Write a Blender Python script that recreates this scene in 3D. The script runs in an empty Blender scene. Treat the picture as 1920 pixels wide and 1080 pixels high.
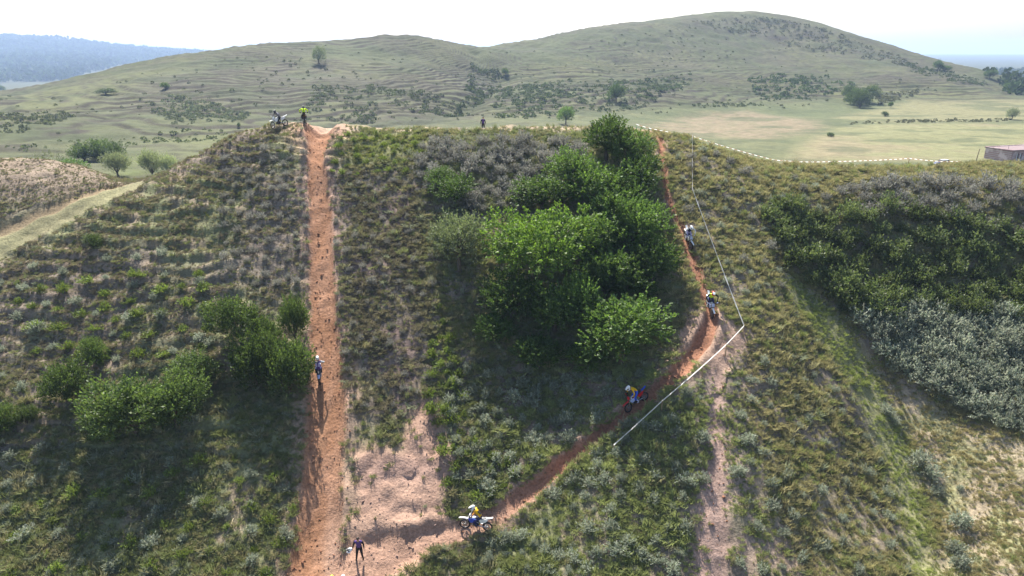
import bpy, math, random
import numpy as np
from mathutils import Vector, Matrix, Quaternion

random.seed(7)
RNG = np.random.default_rng(11)
C = bpy.context.scene.collection
SC = bpy.context.scene
rad = math.radians

# ------------------------------------------------------------------ camera
F_PX, CX, CY = 1350.0, 960.0, 540.0
PITCH = math.atan((540 - 92) / F_PX)
CAM_Z = 31.0
cam_d = bpy.data.cameras.new('camera')
cam = bpy.data.objects.new('camera', cam_d)
C.objects.link(cam)
cam.location = (0, 0, CAM_Z)
cam.rotation_euler = (math.pi / 2 - PITCH, 0, 0)
cam_d.sensor_fit = 'HORIZONTAL'
cam_d.sensor_width = 36.0
cam_d.lens = 36.0 * F_PX / 1920.0
cam_d.clip_start = 0.5
cam_d.clip_end = 40000
SC.camera = cam

# ------------------------------------------------------------------ sky, sun, exposure
SUN_EL, SUN_AZ = rad(50), rad(-14)          # azimuth from +Y, negative = to the left
world = bpy.data.worlds.new('World')
SC.world = world
world.use_nodes = True
wn = world.node_tree
wn.nodes.clear()
sky = wn.nodes.new('ShaderNodeTexSky')
sky.sky_type = 'NISHITA'
sky.sun_disc = False
sky.sun_elevation = SUN_EL
sky.sun_rotation = SUN_AZ
sky.altitude = 300
sky.air_density = 1.0
sky.dust_density = 2.2
sky.ozone_density = 1.0
bg = wn.nodes.new('ShaderNodeBackground')
bg.inputs[1].default_value = 0.085
wo = wn.nodes.new('ShaderNodeOutputWorld')
wn.links.new(sky.outputs[0], bg.inputs[0])
wn.links.new(bg.outputs[0], wo.inputs[0])

sun_d = bpy.data.lights.new('sun', 'SUN')
sun_d.energy = 5.0
sun_d.angle = rad(0.5)
sun_d.color = (1.0, 0.95, 0.87)
sun = bpy.data.objects.new('sun', sun_d)
C.objects.link(sun)
SUN_DIR = Vector((math.sin(SUN_AZ) * math.cos(SUN_EL), math.cos(SUN_AZ) * math.cos(SUN_EL), math.sin(SUN_EL)))
sun.rotation_euler = SUN_DIR.to_track_quat('Z', 'Y').to_euler()
sun.location = (0, 60, 120)

SC.view_settings.view_transform = 'Standard'
SC.view_settings.look = 'None'
SC.view_settings.exposure = 1.4
SC.view_settings.gamma = 1.0
SC.view_settings.use_curve_mapping = False
SC.cycles.use_denoising = True
SC.cycles.max_bounces = 6
SC.cycles.diffuse_bounces = 2
SC.cycles.glossy_bounces = 1
SC.cycles.transmission_bounces = 3
SC.cycles.transparent_max_bounces = 4
SC.cycles.volume_bounces = 0
SC.cycles.caustics_reflective = False
SC.cycles.caustics_refractive = False

# ------------------------------------------------------------------ terrain model (numpy)
cP, sP = math.cos(PITCH), math.sin(PITCH)


def ray(u, v):
    x = (u - CX) / F_PX
    y = (CY - v) / F_PX
    return np.array([x, cP + y * sP, -sP + y * cP])


def at(u, v, Y):
    d = ray(u, v)
    p = d * (Y / d[1])
    return (p[0], p[1], p[2] + CAM_Z)


P0, PS = -30.0, 0.605        # main face: z = P0 + PS (Y - 37), relative to the camera height


def on_face(u, v, dz=0.0):
    d = ray(u, v)
    t = -d[2] / d[1]
    Y = (PS * 37 - P0 - dz) / (PS + t)
    return at(u, v, Y)


near = []
for u in (-150, 0, 150, 300, 450, 600, 750, 900, 1050):
    for v in (400, 500, 600, 700, 800, 900, 990):
        if u < 350 and v < 520:
            continue
        dz = 0.0
        if u <= 450 and v >= 800:
            dz = 0.6
        if u == 600:
            dz = -0.1
        if u in (900, 1050) and 650 < v < 850:
            dz = -0.6
        near.append(on_face(u, v, dz))
for u, v, dz in [(150, 500, 0.1), (300, 450, 0.2), (300, 400, 0.2), (230, 400, 0.1), (60, 520, 0), 
                 (100, 405, -1.3), (200, 368, -1.0), (0, 455, -1.5), (-150, 520, -1.5), (-150, 420, -.5), (0, 385, -.6), (80, 360, -.8), (150, 345, -.6),
                 (600, 300, -0.2), (750, 300, .2), (900, 300, .3), (1050, 300, .3), (450, 300, .3), (500, 260, .3),
                 (1180, 300, .5), (1180, 400, .3), (1180, 520, .2), (1180, 620, 0), (1150, 700, .2),
                 (1240, 300, .6), (1260, 380, .8), (1290, 450, 1.1), (1315, 530, 1.6), (1340, 605, 2.0), (1300, 660, 1.8), (1250, 710, 1.3), (1160, 790, .8), (1060, 870, .8), (960, 935, .3),
                 (1400, 640, 1.9), (1400, 740, 1.9), (1350, 850, 2.2), (1350, 980, 2.3), (1150, 900, 1.6), (1230, 1000, 2.2), (1050, 980, 1.2), (1450, 900, 1.8), (1480, 1020, 1.7), (1480, 800, 1.2), (1480, 700, .9),
                 (1330, 330, .6), (1370, 420, .7), (1420, 520, .6), (1400, 340, .2), (1500, 360, -.2), (1470, 450, -.4),
                 (1540, 560, -1.6), (1590, 620, -2.1), (1650, 740, -3.4), (1700, 860, -3.4), (1760, 1000, -2.8), (1560, 700, -.8), (1600, 830, -1.2), (1650, 960, -1.4),
                 (1900, 700, -2.4), (1900, 850, -1.6), (1900, 1000, -.8), (2050, 800, -1), (2050, 1000, 0),
                 (1620, 390, -.4), (1800, 380, 0), (1990, 380, 0), (1600, 510, -2.2), (1750, 520, -2.8), (1900, 520, -2.4), (2050, 560, -2), (1750, 620, -2.2), (1900, 620, -1.9)]:
    near.append(on_face(u, v, dz))
# ledge of bare earth above the flat
near += [on_face(700, 848, .55), on_face(780, 848, .55), on_face(700, 905, .0), on_face(790, 905, .0), on_face(740, 950, .1), on_face(800, 985, .0)]
for X in (-60, -40, -25, -12, 0, 12, 25, 40, 60):
    near.append((X, 34, CAM_Z - 30.7 + (0.5 if X < -16 else 0)))
    near.append((X, 26, CAM_Z - 31.2))
    near.append((X, 12, CAM_Z - 31.3))
CREST = [(-150, 302, 74), (0, 300, 74), (80, 293, 76), (140, 305, 75), (200, 328, 73), (265, 343, 71.5), (330, 315, 71), (400, 275, 72.5), (450, 250, 74),
         (500, 234, 75), (560, 229.5, 75.5), (600, 236, 75), (660, 241, 75), (780, 243, 75), (900, 243, 75), (1060, 242, 75), (1200, 244, 75),
         (1250, 252, 74), (1300, 264, 73), (1370, 287, 72), (1450, 306, 71), (1530, 313, 71), (1650, 312, 72), (1750, 309, 73), (1850, 306, 74), (1930, 304, 75), (2080, 304, 75)]
crest_w = []
for u, v, Y in CREST:
    p = at(u, v, Y)
    crest_w.append(p)
    near.append(p)
    for dy, dz in (((6, .15), (15, .35), (26, .6), (48, 5)) if 600 < u < 1230 else ((6, .6), (15, 1.9), (40, 8))):
        k = (Y + dy) / Y
        near.append((p[0] * k, Y + dy, CAM_Z + (p[2] - CAM_Z) * k - dz))
near = np.array(near)
crest_w = np.array(crest_w)

HILL = [(-200, 196, 320), (0, 176, 345), (150, 149, 365), (250, 121, 385), (330, 102, 400), (450, 89, 412), (590, 78, 425), (700, 77, 430), (740, 70, 440), (840, 78, 450), (885, 89, 480), (950, 85, 500),
        (1050, 62, 540), (1150, 47, 570), (1280, 29, 600), (1370, 22, 620), (1430, 24, 622), (1500, 35, 625), (1600, 62, 600), (1700, 95, 570), (1800, 122, 540), (1850, 135, 520), (1885, 165, 480)]
far = [at(*p) for p in HILL]
far += [at(*p) for p in [(-200, 330, 150), (0, 330, 150), (120, 330, 150), (230, 335, 150), (300, 330, 150), (350, 318, 155),
        (0, 300, 175), (150, 300, 178), (300, 300, 180), (400, 280, 190), (0, 260, 205), (150, 255, 215), (300, 255, 220), (450, 255, 225),
        (0, 220, 245), (200, 210, 265), (400, 215, 260), (560, 225, 255), (700, 236, 250), (900, 238, 255), (1060, 234, 265),
        (0, 195, 300), (150, 170, 325), (300, 165, 315), (450, 170, 312), (600, 175, 310), (750, 180, 315), (900, 205, 310), (250, 140, 355), (400, 120, 365),
        (520, 125, 362), (600, 119, 372), (750, 120, 385), (870, 130, 410), (930, 150, 405), (1000, 120, 440), (885, 170, 360), (850, 212, 300), (820, 160, 350), (960, 175, 350), (1100, 150, 400), (1100, 190, 345), (1100, 100, 480), (1250, 185, 365), (1250, 150, 420), (1250, 90, 510),
        (1400, 150, 440), (1400, 90, 530), (1400, 50, 580), (1550, 150, 450), (1550, 100, 530), (1700, 150, 455), (1700, 120, 510), (1850, 165, 450), (1800, 150, 470),
        (1280, 280, 221), (1280, 250, 266), (1280, 222, 325), (1380, 214, 338), (1450, 300, 200), (1450, 270, 235), (1450, 240, 285), (1450, 212, 350), (1600, 300, 200), (1600, 260, 250), (1600, 220, 325), (1600, 195, 385),
        (1750, 300, 200), (1750, 250, 266), (1750, 210, 350), (1750, 180, 410), (1900, 300, 200), (1900, 250, 266), (1900, 210, 350), (1900, 185, 405), (2100, 300, 200), (2100, 250, 266), (2100, 200, 370),
        (0, 157, 1500), (150, 152, 1600), (-250, 160, 1500), (0, 72, 3300), (60, 74, 3300), (110, 76, 3300), (190, 86, 3350), (240, 95, 3450), (290, 97, 3500), (340, 100, 3550), (400, 103, 3700), (60, 112, 2400), (180, 118, 2450), (-300, 75, 3300), (-300, 120, 2400), (-700, 90, 3400), (280, 125, 2600),
        (1870, 133, 1500), (1920, 131, 1500), (2100, 130, 1500), (2400, 135, 1500), (1900, 160, 900), (1900, 176, 700)]]
for u, v, Y in HILL:
    p = at(u, v, Y)
    far.append((p[0] * 1.25, p[1] * 1.25, min(p[2] - 12, CAM_Z - 14)))
    if 250 < u < 1800:
        far.append((p[0] * 1.9, p[1] * 1.9, CAM_Z - 36))
for X in (-90, -45, 0, 45, 90):
    far.append((X, 110, CAM_Z - 29))
for X in (-300, 0, 300):
    far.append((X, 40, CAM_Z - 30))
for X in (-6000, -2500, 0, 2500, 6000):
    far.append((X, 6500, CAM_Z - 45))
    far.append((X, 9000, CAM_Z - 60))
far = np.array(far)


def mq_fit(p, c, lam):
    A = np.sqrt(((p[:, None, :2] - p[None, :, :2]) ** 2).sum(-1) + c * c)
    n = len(p)
    Pm = np.c_[np.ones(n), p[:, :2]]
    s = 100.0
    M = np.zeros((n + 3, n + 3))
    M[:n, :n] = -A / s + lam * np.eye(n)
    M[:n, n:] = Pm / np.array([1, s, s])
    M[n:, :n] = M[:n, n:].T
    w = np.linalg.solve(M, np.r_[p[:, 2], 0, 0, 0])
    return p[:, 0].copy(), p[:, 1].copy(), w, c, s


def mq_eval(fit, X, Y):
    px, py, w, c, s = fit
    X = X.ravel(); Y = Y.ravel()
    out = np.empty(len(X))
    n = len(px)
    for i in range(0, len(X), 40000):
        x = X[i:i + 40000, None]; y = Y[i:i + 40000, None]
        A = np.sqrt((x - px) ** 2 + (y - py) ** 2 + c * c)
        out[i:i + 40000] = -(A @ w[:n]) / s + w[n] + (w[n + 1] * x[:, 0] + w[n + 2] * y[:, 0]) / s
    return out


NEAR = mq_fit(near, 2.5, 0.015)
FAR = mq_fit(far, 22.0, 0.01)


def sstep(a, b, x):
    t = np.clip((x - a) / (b - a), 0, 1)
    return t * t * (3 - 2 * t)


_perm = np.random.default_rng(5).permutation(4096).astype(np.int64)
_val = np.random.default_rng(6).random(4096)


def vnoise(x, y, seed=0):
    xi = np.floor(x).astype(np.int64); yi = np.floor(y).astype(np.int64)
    fx = x - xi; fy = y - yi
    fx = fx * fx * fx * (fx * (fx * 6 - 15) + 10); fy = fy * fy * fy * (fy * (fy * 6 - 15) + 10)

    def h(a, b):
        return _val[_perm[(_perm[(a + seed * 131) & 4095] + b) & 4095]]
    return (h(xi, yi) * (1 - fx) + h(xi + 1, yi) * fx) * (1 - fy) + (h(xi, yi + 1) * (1 - fx) + h(xi + 1, yi + 1) * fx) * fy


def fbm(x, y, seed=0, o=3):
    a, s, t = 0.5, 0.0, 0.0
    for k in range(o):
        s = s + a * vnoise(x, y, seed + k); t += a
        x = x * 2.03 + 17.1; y = y * 2.03 + 5.3; a *= 0.5
    return s / t


def near_w(X, Y):
    yc = np.interp(X, crest_w[:, 0], crest_w[:, 1])
    top_ = sstep(-24, -18, X) * sstep(17, 12, X)
    return (1 - sstep(yc + 8 + 18 * top_, yc + 48 + 22 * top_, Y)) * (1 - sstep(80, 150, np.abs(X)))


def H0(X, Y):
    X = np.asarray(X, float).ravel(); Y = np.asarray(Y, float).ravel()
    w = near_w(X, Y)
    z = np.zeros(len(X))
    m = w > 0
    if m.any():
        z[m] += w[m] * mq_eval(NEAR, X[m], Y[m])
    m = w < 1
    if m.any():
        z[m] += (1 - w[m]) * mq_eval(FAR, X[m], Y[m])
    return z, w


def hit0(u, v):
    d = ray(u, v)
    t = np.r_[np.arange(15, 130, .15), np.arange(130, 900, 1.5), np.arange(900, 4000, 10)] / d[1]
    z, _ = H0(d[0] * t, d[1] * t)
    zz = CAM_Z + d[2] * t
    k = np.argmax(zz < z)
    if k == 0:
        k = len(t) - 1
    a, b = zz[k - 1] - z[k - 1], zz[k] - z[k]
    tt = t[k - 1] + (t[k] - t[k - 1]) * (a / (a - b) if a != b else 0)
    return np.array([d[0] * tt, d[1] * tt])


def poly(pts, n=1):
    return np.array([hit0(u, v) for u, v in pts])


def dist_line(X, Y, line, widths=None):
    best = np.full(X.shape, 1e9); wv = np.zeros(X.shape); tv = np.zeros(X.shape)
    tot = len(line) - 1
    for i in range(tot):
        a, b = line[i], line[i + 1]
        ab = b - a
        L2 = max((ab ** 2).sum(), 1e-9)
        t = np.clip(((X - a[0]) * ab[0] + (Y - a[1]) * ab[1]) / L2, 0, 1)
        dd = np.hypot(X - a[0] - t * ab[0], Y - a[1] - t * ab[1])
        m = dd < best
        best = np.where(m, dd, best)
        if widths is not None:
            wv = np.where(m, widths[i] + (widths[i + 1] - widths[i]) * t, wv)
    return best, wv


def inside(X, Y, pg):
    c = np.zeros(X.shape, bool)
    n = len(pg)
    for i in range(n):
        x1, y1 = pg[i]; x2, y2 = pg[(i + 1) % n]
        if y1 == y2:
            continue
        m = ((y1 > Y) != (y2 > Y)) & (X < (x2 - x1) * (Y - y1) / (y2 - y1) + x1)
        c ^= m
    return c


def soft_poly(X, Y, pg, soft):
    ins = inside(X, Y, pg)
    d, _ = dist_line(X, Y, np.r_[pg, pg[:1]])
    d = np.where(ins, d, -d)
    return sstep(-soft, soft, d)


# ---- lines and areas of the place
L_CLIMB = poly([(597, 238), (595, 262), (592, 300), (601, 400), (603, 500), (606, 600), (611, 700), (610, 800), (604, 900), (598, 1000), (594, 1078)])
L_CLIMB = np.r_[L_CLIMB, [[L_CLIMB[-1, 0] - .3, 30.0]]]
W_CLIMB = np.array([1.6, .9, .80, .95, 1.0, 1.05, 1.2, 1.45, 1.3, 1.45, 1.7, 1.9])
L_DIAG = poly([(1215, 246), (1238, 262), (1244, 310), (1250, 360), (1270, 405), (1290, 465), (1312, 520), (1334, 580), (1332, 610), (1318, 640), (1285, 680), (1245, 718), (1190, 762), (1150, 796), (1100, 835), (1040, 880), (985, 925), (930, 968), (870, 992), (800, 1015), (730, 1040), (680, 1062)])
W_DIAG = .8 * np.array([.5, .45, .4, .4, .45, .5, .55, .6, .7, .8, .85, .75, .75, .7, .65, .65, .7, .8, .8, 1.0, 1.5, 2.2])
L_SPUR = poly([(1350, 660), (1345, 740), (1338, 800), (1345, 860), (1342, 930), (1335, 1000), (1330, 1078)])
W_SPUR = np.array([.5, .55, .5, .6, .8, .9, 1.2])
L_TRACK = poly([(-60, 478), (20, 445), (100, 408), (180, 372), (250, 348)])
W_TRACK = np.array([2.3, 2.1, 1.8, 1.5, 1.2])
L_RUT = poly([(-60, 452), (20, 425), (90, 392), (160, 362), (230, 346)])
L_CRESTPATH = poly([(500, 234), (560, 230.5), (620, 240), (700, 242), (900, 243.5), (1060, 243), (1200, 245)])
A_FLAT = poly([(660, 840), (700, 830), (745, 838), (770, 760), (800, 742), (835, 800), (845, 860), (830, 940), (860, 975), (780, 1050), (730, 1090), (660, 1090), (655, 960)])
A_FACE = poly([(665, 862), (830, 862), (838, 900), (672, 905)])
A_MAUVE = poly([(640, 300), (790, 330), (800, 480), (820, 640), (800, 760), (700, 800), (640, 760)])
A_GREENSTRIP = poly([(1480, 510), (1570, 590), (1640, 690), (1690, 800), (1720, 900), (1740, 1000), (1770, 1090), (1710, 1090), (1690, 960), (1650, 850), (1600, 740), (1540, 640), (1460, 530)])
A_TAN = poly([(1590, 620), (1660, 690), (1740, 760), (1840, 800), (1980, 830), (1980, 1090), (1790, 1090), (1740, 900), (1690, 780)])
A_SPURBARE = poly([(1290, 600), (1400, 620), (1440, 700), (1420, 860), (1500, 1000), (1540, 1090), (1310, 1090), (1320, 800)])
A_MOUND = poly([(-100, 320), (0, 304), (80, 297), (140, 309), (200, 332), (230, 345), (150, 362), (60, 372), (-100, 372)])
A_GREENTURF = poly([(640, 250), (800, 250), (800, 285), (650, 310)])
A_RIGHTTOP = poly([(1380, 300), (1500, 322), (1990, 312), (1990, 360), (1700, 350), (1500, 370)])
A_FIELD1 = poly([(1210, 235), (1290, 215), (1400, 208), (1530, 225), (1550, 245), (1420, 262), (1300, 255)])
A_FIELD2 = poly([(1300, 285), (1500, 278), (1560, 240), (1640, 232), (1920, 232), (2000, 240), (2000, 300), (1850, 303), (1500, 303)])
A_FIELD3 = poly([(1480, 300), (1560, 262), (1620, 280), (1560, 302)])
A_FIELD4 = poly([(1560, 222), (1700, 188), (1990, 190), (1990, 226), (1650, 230)])
A_LIGHTDIRT = poly([(1895, 288), (1935, 262), (2000, 262), (2000, 300)])
A_VALLEYGRASS = poly([(140, 330), (240, 292), (420, 285), (380, 330), (260, 342)])
A_MAUVEHILL = [poly([(200, 200), (300, 150), (420, 130), (560, 110), (700, 130), (640, 190), (480, 190), (330, 215)]),
               poly([(700, 150), (860, 120), (940, 125), (935, 160), (880, 180), (780, 190)]),
               poly([(1500, 160), (1650, 140), (1800, 150), (1900, 172), (1890, 185), (1700, 170), (1560, 180)]),
               poly([(1290, 40), (1400, 35), (1560, 70), (1720, 110), (1790, 140), (1700, 132), (1500, 95), (1380, 60)]),
               poly([(640, 215), (800, 200), (870, 215), (830, 232), (680, 234)])]
A_BRIGHTHILL = [poly([(940, 140), (1060, 115), (1180, 120), (1080, 150), (960, 158)]),
                poly([(1480, 168), (1560, 158), (1700, 160), (1890, 172), (1830, 178), (1600, 190)]),
                poly([(0, 180), (200, 140), (330, 110), (380, 112), (200, 180), (100, 230), (0, 250)]),
                poly([(280, 260), (420, 235), (520, 232), (430, 262), (340, 285)])]


L_GULLY = poly([(888, 96), (905, 118), (938, 146), (915, 172), (880, 195), (852, 216)])


L_LEDGE = poly([(668, 866), (710, 856), (760, 858), (800, 862), (830, 866)])


def masks(X, Y):
    m = {}
    d, w = dist_line(X, Y, L_CLIMB, W_CLIMB)
    n = (vnoise(X * 1.6, Y * 1.6, 3) - .5) * .45
    m['climb'] = sstep(1.18, .82, (d + n * .6) / np.maximum(w, .1))
    m['climb_d'] = d / np.maximum(w, .1)
    d, w = dist_line(X, Y, L_DIAG, W_DIAG)
    m['diag'] = sstep(1.25, .75, (d + n * .7) / np.maximum(w, .1))
    m['diag_d'] = d / np.maximum(w, .1)
    d, w = dist_line(X, Y, L_SPUR, W_SPUR)
    m['spur'] = sstep(1.5, .5, (d + n * 1.6) / np.maximum(w, .1))
    d, w = dist_line(X, Y, L_TRACK, W_TRACK)
    m['track'] = sstep(1.3, .8, (d + n) / np.maximum(w, .1))
    d, _ = dist_line(X, Y, L_RUT)
    m['rut'] = sstep(.9, .3, d + n)
    d, _ = dist_line(X, Y, L_CRESTPATH)
    m['crest'] = sstep(1.5, .5, d + n)
    return m


def H(X, Y):
    X = np.asarray(X, float).ravel(); Y = np.asarray(Y, float).ravel()
    z, w = H0(X, Y)
    base = z.copy()
    nm = (w > 0.02) & (np.abs(X) < 95)
    if nm.any():
        x, y, zb = X[nm], Y[nm], base[nm]
        m = masks(x, y)
        bare = np.clip(m['climb'] + m['diag'] + m['track'] * .7, 0, 1)
        # cattle steps on the left part of the face
        st = sstep(-4, -8, x - (-15.5 + 0.0 * y)) * .0 + sstep(-15.0, -17.5, x) * sstep(40, 44, y) * sstep(75, 71, y) * .62 * sstep(.3, 2.5, x - np.interp(y, L_TRACK[:, 1], L_TRACK[:, 0] + 1.0))
        st = np.maximum(st, sstep(-11, -8, x) * sstep(10, 6, x) * .25)
        ph = zb / .8 + (fbm(x * .09, y * .16, 21) - .5) * 2.8 + x * .012
        s = ph - np.floor(ph)
        step = (sstep(.05, .38, s) - s) * .9
        brk = sstep(.3, .6, fbm(x * .16, y * .3, 31))
        dz = step * st * (.4 + .6 * brk) * (1 - bare)
        dz += (fbm(x * .35, y * .35, 41) - .5) * .7 * (1 - bare)
        dz += (fbm(x * 1.3, y * 1.3, 51, 2) - .5) * .28 * (1 - .55 * bare)
        # trails are worn into the slope, with loose spoil along their sides
        cd = m['climb_d']
        dz += -.38 * sstep(1.05, .6, cd) + .12 * sstep(1.0, 1.15, cd) * sstep(1.7, 1.25, cd)
        dz += ((vnoise(x * 5, y * 2.2, 61) - .5) * .12 + (vnoise(x * 4.2, y * .35, 62) - .5) * .16) * m['climb']
        # notch the riders have dug through the crest
        fx = np.interp(y, L_CLIMB[::-1, 1], L_CLIMB[::-1, 0])
        top = sstep(68.5, 74, y) * sstep(82, 77, y)
        dz += -1.0 * top * sstep(1.9, .25, np.abs(x - fx - .1))
        dd = m['diag_d']
        dz += -.34 * sstep(1.1, .5, dd) * (.25 + .75 * sstep(38, 42, y)) + .14 * sstep(.95, 1.3, dd) * sstep(2.1, 1.4, dd)
        dz += (vnoise(x * 4, y * 4, 63) - .5) * .12 * m['diag']
        dz += -.18 * m['spur'] * (.6 + .8 * vnoise(x * 1.1, y * 1.1, 65))
        dz += -.22 * m['rut']
        ld, _ = dist_line(x, y, L_LEDGE)
        dz += .2 * np.exp(-(ld / .5) ** 2) * (.3 + 1.2 * vnoise(x * 1.4, y * 1.4, 75))
        fl2 = soft_poly(x, y, A_FLAT, .8)
        dz += ((vnoise(x * 3.1, y * 3.1, 77) - .5) * .16 + (vnoise(x * 1.1, y * 2.3, 78) - .5) * .09 + (vnoise(x * 2.2, y * .7, 79) - .5) * .12) * fl2
        fl = soft_poly(x, y, A_FACE, .5)
        dz += (vnoise(x * 2.5, y * 2.5, 71) - .5) * .22 * fl
        z[nm] += dz * w[nm]
    fm = (w < .98) & (Y < 900)
    if fm.any():
        x, y, zb = X[fm], Y[fm], base[fm]
        hillw = sstep(3.6, 7.0, zb) * sstep(700, 520, y)
        ph = zb / .85 + (fbm(x * .022, y * .03, 81) - .5) * 5.0
        s = ph - np.floor(ph)
        step = (sstep(.0, .34, s) - s) * .95
        pat = sstep(.28, .5, fbm(x * .012, y * .02, 91))
        dz = step * hillw * (.4 + .6 * pat) * 1.05
        dz += (fbm(x * .03, y * .035, 95) - .5) * 4.2 * hillw + (fbm(x * .12, y * .16, 97) - .5) * 1.5 * hillw
        dg_, _ = dist_line(x, y, L_GULLY)
        dz += -3.2 * np.exp(-(dg_ / 7.0) ** 2) * hillw
        dz += (fbm(x * .05, y * .05, 99) - .5) * .8 * (1 - hillw)
        z[fm] += dz * (1 - w[fm])
    return z


def Hp(x, y):
    return float(H(np.array([x]), np.array([y]))[0])


def hit(u, v):
    """point on the finished ground seen at a place in the photograph"""
    p = hit0(u, v)
    d = ray(u, v)
    Y = np.linspace(p[1] * .95 - .5, p[1] * 1.06 + .5, 260)
    z = H(d[0] / d[1] * Y, Y)
    zz = CAM_Z + d[2] / d[1] * Y
    k = int(np.argmax(zz < z)) if (zz < z).any() else int(np.argmin(np.abs(Y - p[1])))
    return Vector((d[0] / d[1] * Y[k], Y[k], z[k]))


# ------------------------------------------------------------------ helpers
def tag(o, label=None, cat=None, group=None, kind=None):
    if label: o['label'] = label
    if cat: o['category'] = cat
    if group: o['group'] = group
    if kind: o['kind'] = kind
    return o


def empty(name, M, label, cat, group=None):
    o = bpy.data.objects.new(name, None)
    C.objects.link(o)
    o.empty_display_size = .3
    if isinstance(M, Matrix):
        o.matrix_world = M
    else:
        o.location = M
    return tag(o, label, cat, group)


def link(name, me, parent=None):
    o = bpy.data.objects.new(name, me)
    C.objects.link(o)
    if parent is not None:
        o.parent = parent
    return o


def tube_frames(path):
    path = [Vector(p) for p in path]
    fr = []
    up = Vector((0, 0, 1))
    for i, p in enumerate(path):
        t = (path[min(i + 1, len(path) - 1)] - path[max(i - 1, 0)])
        t = t.normalized() if t.length > 1e-9 else Vector((0, 0, 1))
        a = up.cross(t)
        if a.length < 1e-3:
            a = Vector((1, 0, 0)).cross(t)
        a.normalize()
        fr.append((p, a, t.cross(a).normalized()))
    return fr


class MB:
    def __init__(s):
        s.v = []; s.f = []; s.m = []

    def add(s, vs, fs, mi=0):
        o = len(s.v)
        s.v += [tuple(x) for x in vs]
        s.f += [tuple(i + o for i in f) for f in fs]
        s.m += [mi] * len(fs)

    def tube(s, path, r, n=6, mi=0, cap=True):
        rr = r if isinstance(r, (list, tuple)) else [r] * len(path)
        vs, fs = [], []
        for (p, a, b), q in zip(tube_frames(path), rr):
            for k in range(n):
                t = 2 * math.pi * k / n
                vs.append(p + a * (q * math.cos(t)) + b * (q * math.sin(t)))
        for i in range(len(path) - 1):
            for k in range(n):
                k2 = (k + 1) % n
                fs.append((i * n + k, i * n + k2, (i + 1) * n + k2, (i + 1) * n + k))
        if cap:
            fs.append(tuple(range(n))[::-1]); fs.append(tuple(range((len(path) - 1) * n, len(path) * n)))
        s.add(vs, fs, mi)

    def loft(s, secs, mi=0, cap=True):
        n = len(secs[0]); vs = [p for q in secs for p in q]; fs = []
        for i in range(len(secs) - 1):
            for k in range(n):
                k2 = (k + 1) % n
                fs.append((i * n + k, i * n + k2, (i + 1) * n + k2, (i + 1) * n + k))
        if cap:
            fs.append(tuple(range(n))[::-1]); fs.append(tuple(range((len(secs) - 1) * n, len(secs) * n)))
        s.add(vs, fs, mi)

    def box(s, c, d, mi=0, R=None, bev=.12):
        """box with chamfered vertical and horizontal edges (loft of octagons)"""
        x, y, z = d[0] / 2, d[1] / 2, d[2] / 2
        b = min(x, y, z) * bev * 2
        secs = []
        for zz, k in ((-z, b), (-z + b, 0), (z - b, 0), (z, b)):
            X, Y = x - k, y - k
            q = [(-X + b, -Y, zz), (X - b, -Y, zz), (X, -Y + b, zz), (X, Y - b, zz), (X - b, Y, zz), (-X + b, Y, zz), (-X, Y - b, zz), (-X, -Y + b, zz)]
            secs.append([Vector(p) for p in q])
        if R is not None:
            secs = [[R @ p for p in q] for q in secs]
        c = Vector(c)
        s.loft([[p + c for p in q] for q in secs], mi)

    def ring(s, c, R, r, n=20, k=6, mi=0, axis='y', sq=1.0):
        vs, fs = [], []
        for i in range(n):
            a = 2 * math.pi * i / n
            for j in range(k):
                b = 2 * math.pi * j / k
                q = R + r * math.cos(b)
                w = r * sq * math.sin(b)
                vs.append((c[0] + q * math.cos(a), c[1] + w, c[2] + q * math.sin(a)))
        for i in range(n):
            i2 = (i + 1) % n
            for j in range(k):
                j2 = (j + 1) % k
                fs.append((i * k + j, i * k + j2, i2 * k + j2, i2 * k + j))
        s.add(vs, fs, mi)

    def ball(s, c, r, nu=12, nv=8, mi=0, fn=None):
        vs, fs = [], []
        r = r if isinstance(r, (tuple, list)) else (r, r, r)
        for j in range(nv + 1):
            ph = math.pi * j / nv
            for i in range(nu):
                th = 2 * math.pi * i / nu
                d = Vector((math.sin(ph) * math.cos(th), math.sin(ph) * math.sin(th), math.cos(ph)))
                if fn: d = fn(d)
                vs.append((c[0] + d.x * r[0], c[1] + d.y * r[1], c[2] + d.z * r[2]))
        for j in range(nv):
            for i in range(nu):
                i2 = (i + 1) % nu
                fs.append((j * nu + i, (j + 1) * nu + i, (j + 1) * nu + i2, j * nu + i2))
        s.add(vs, fs, mi)

    def mesh(s, name, mats, smooth=False):
        me = bpy.data.meshes.new(name)
        me.from_pydata(s.v, [], s.f)
        for m in mats:
            me.materials.append(m)
        me.polygons.foreach_set('material_index', s.m)
        if smooth:
            me.polygons.foreach_set('use_smooth', [True] * len(s.f))
        me.validate()
        me.update()
        return me

    def build(s, name, mats, parent=None, smooth=False):
        if not isinstance(mats, (list, tuple)):
            mats = [mats]
        return link(name, s.mesh(name, mats, smooth), parent)


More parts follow.
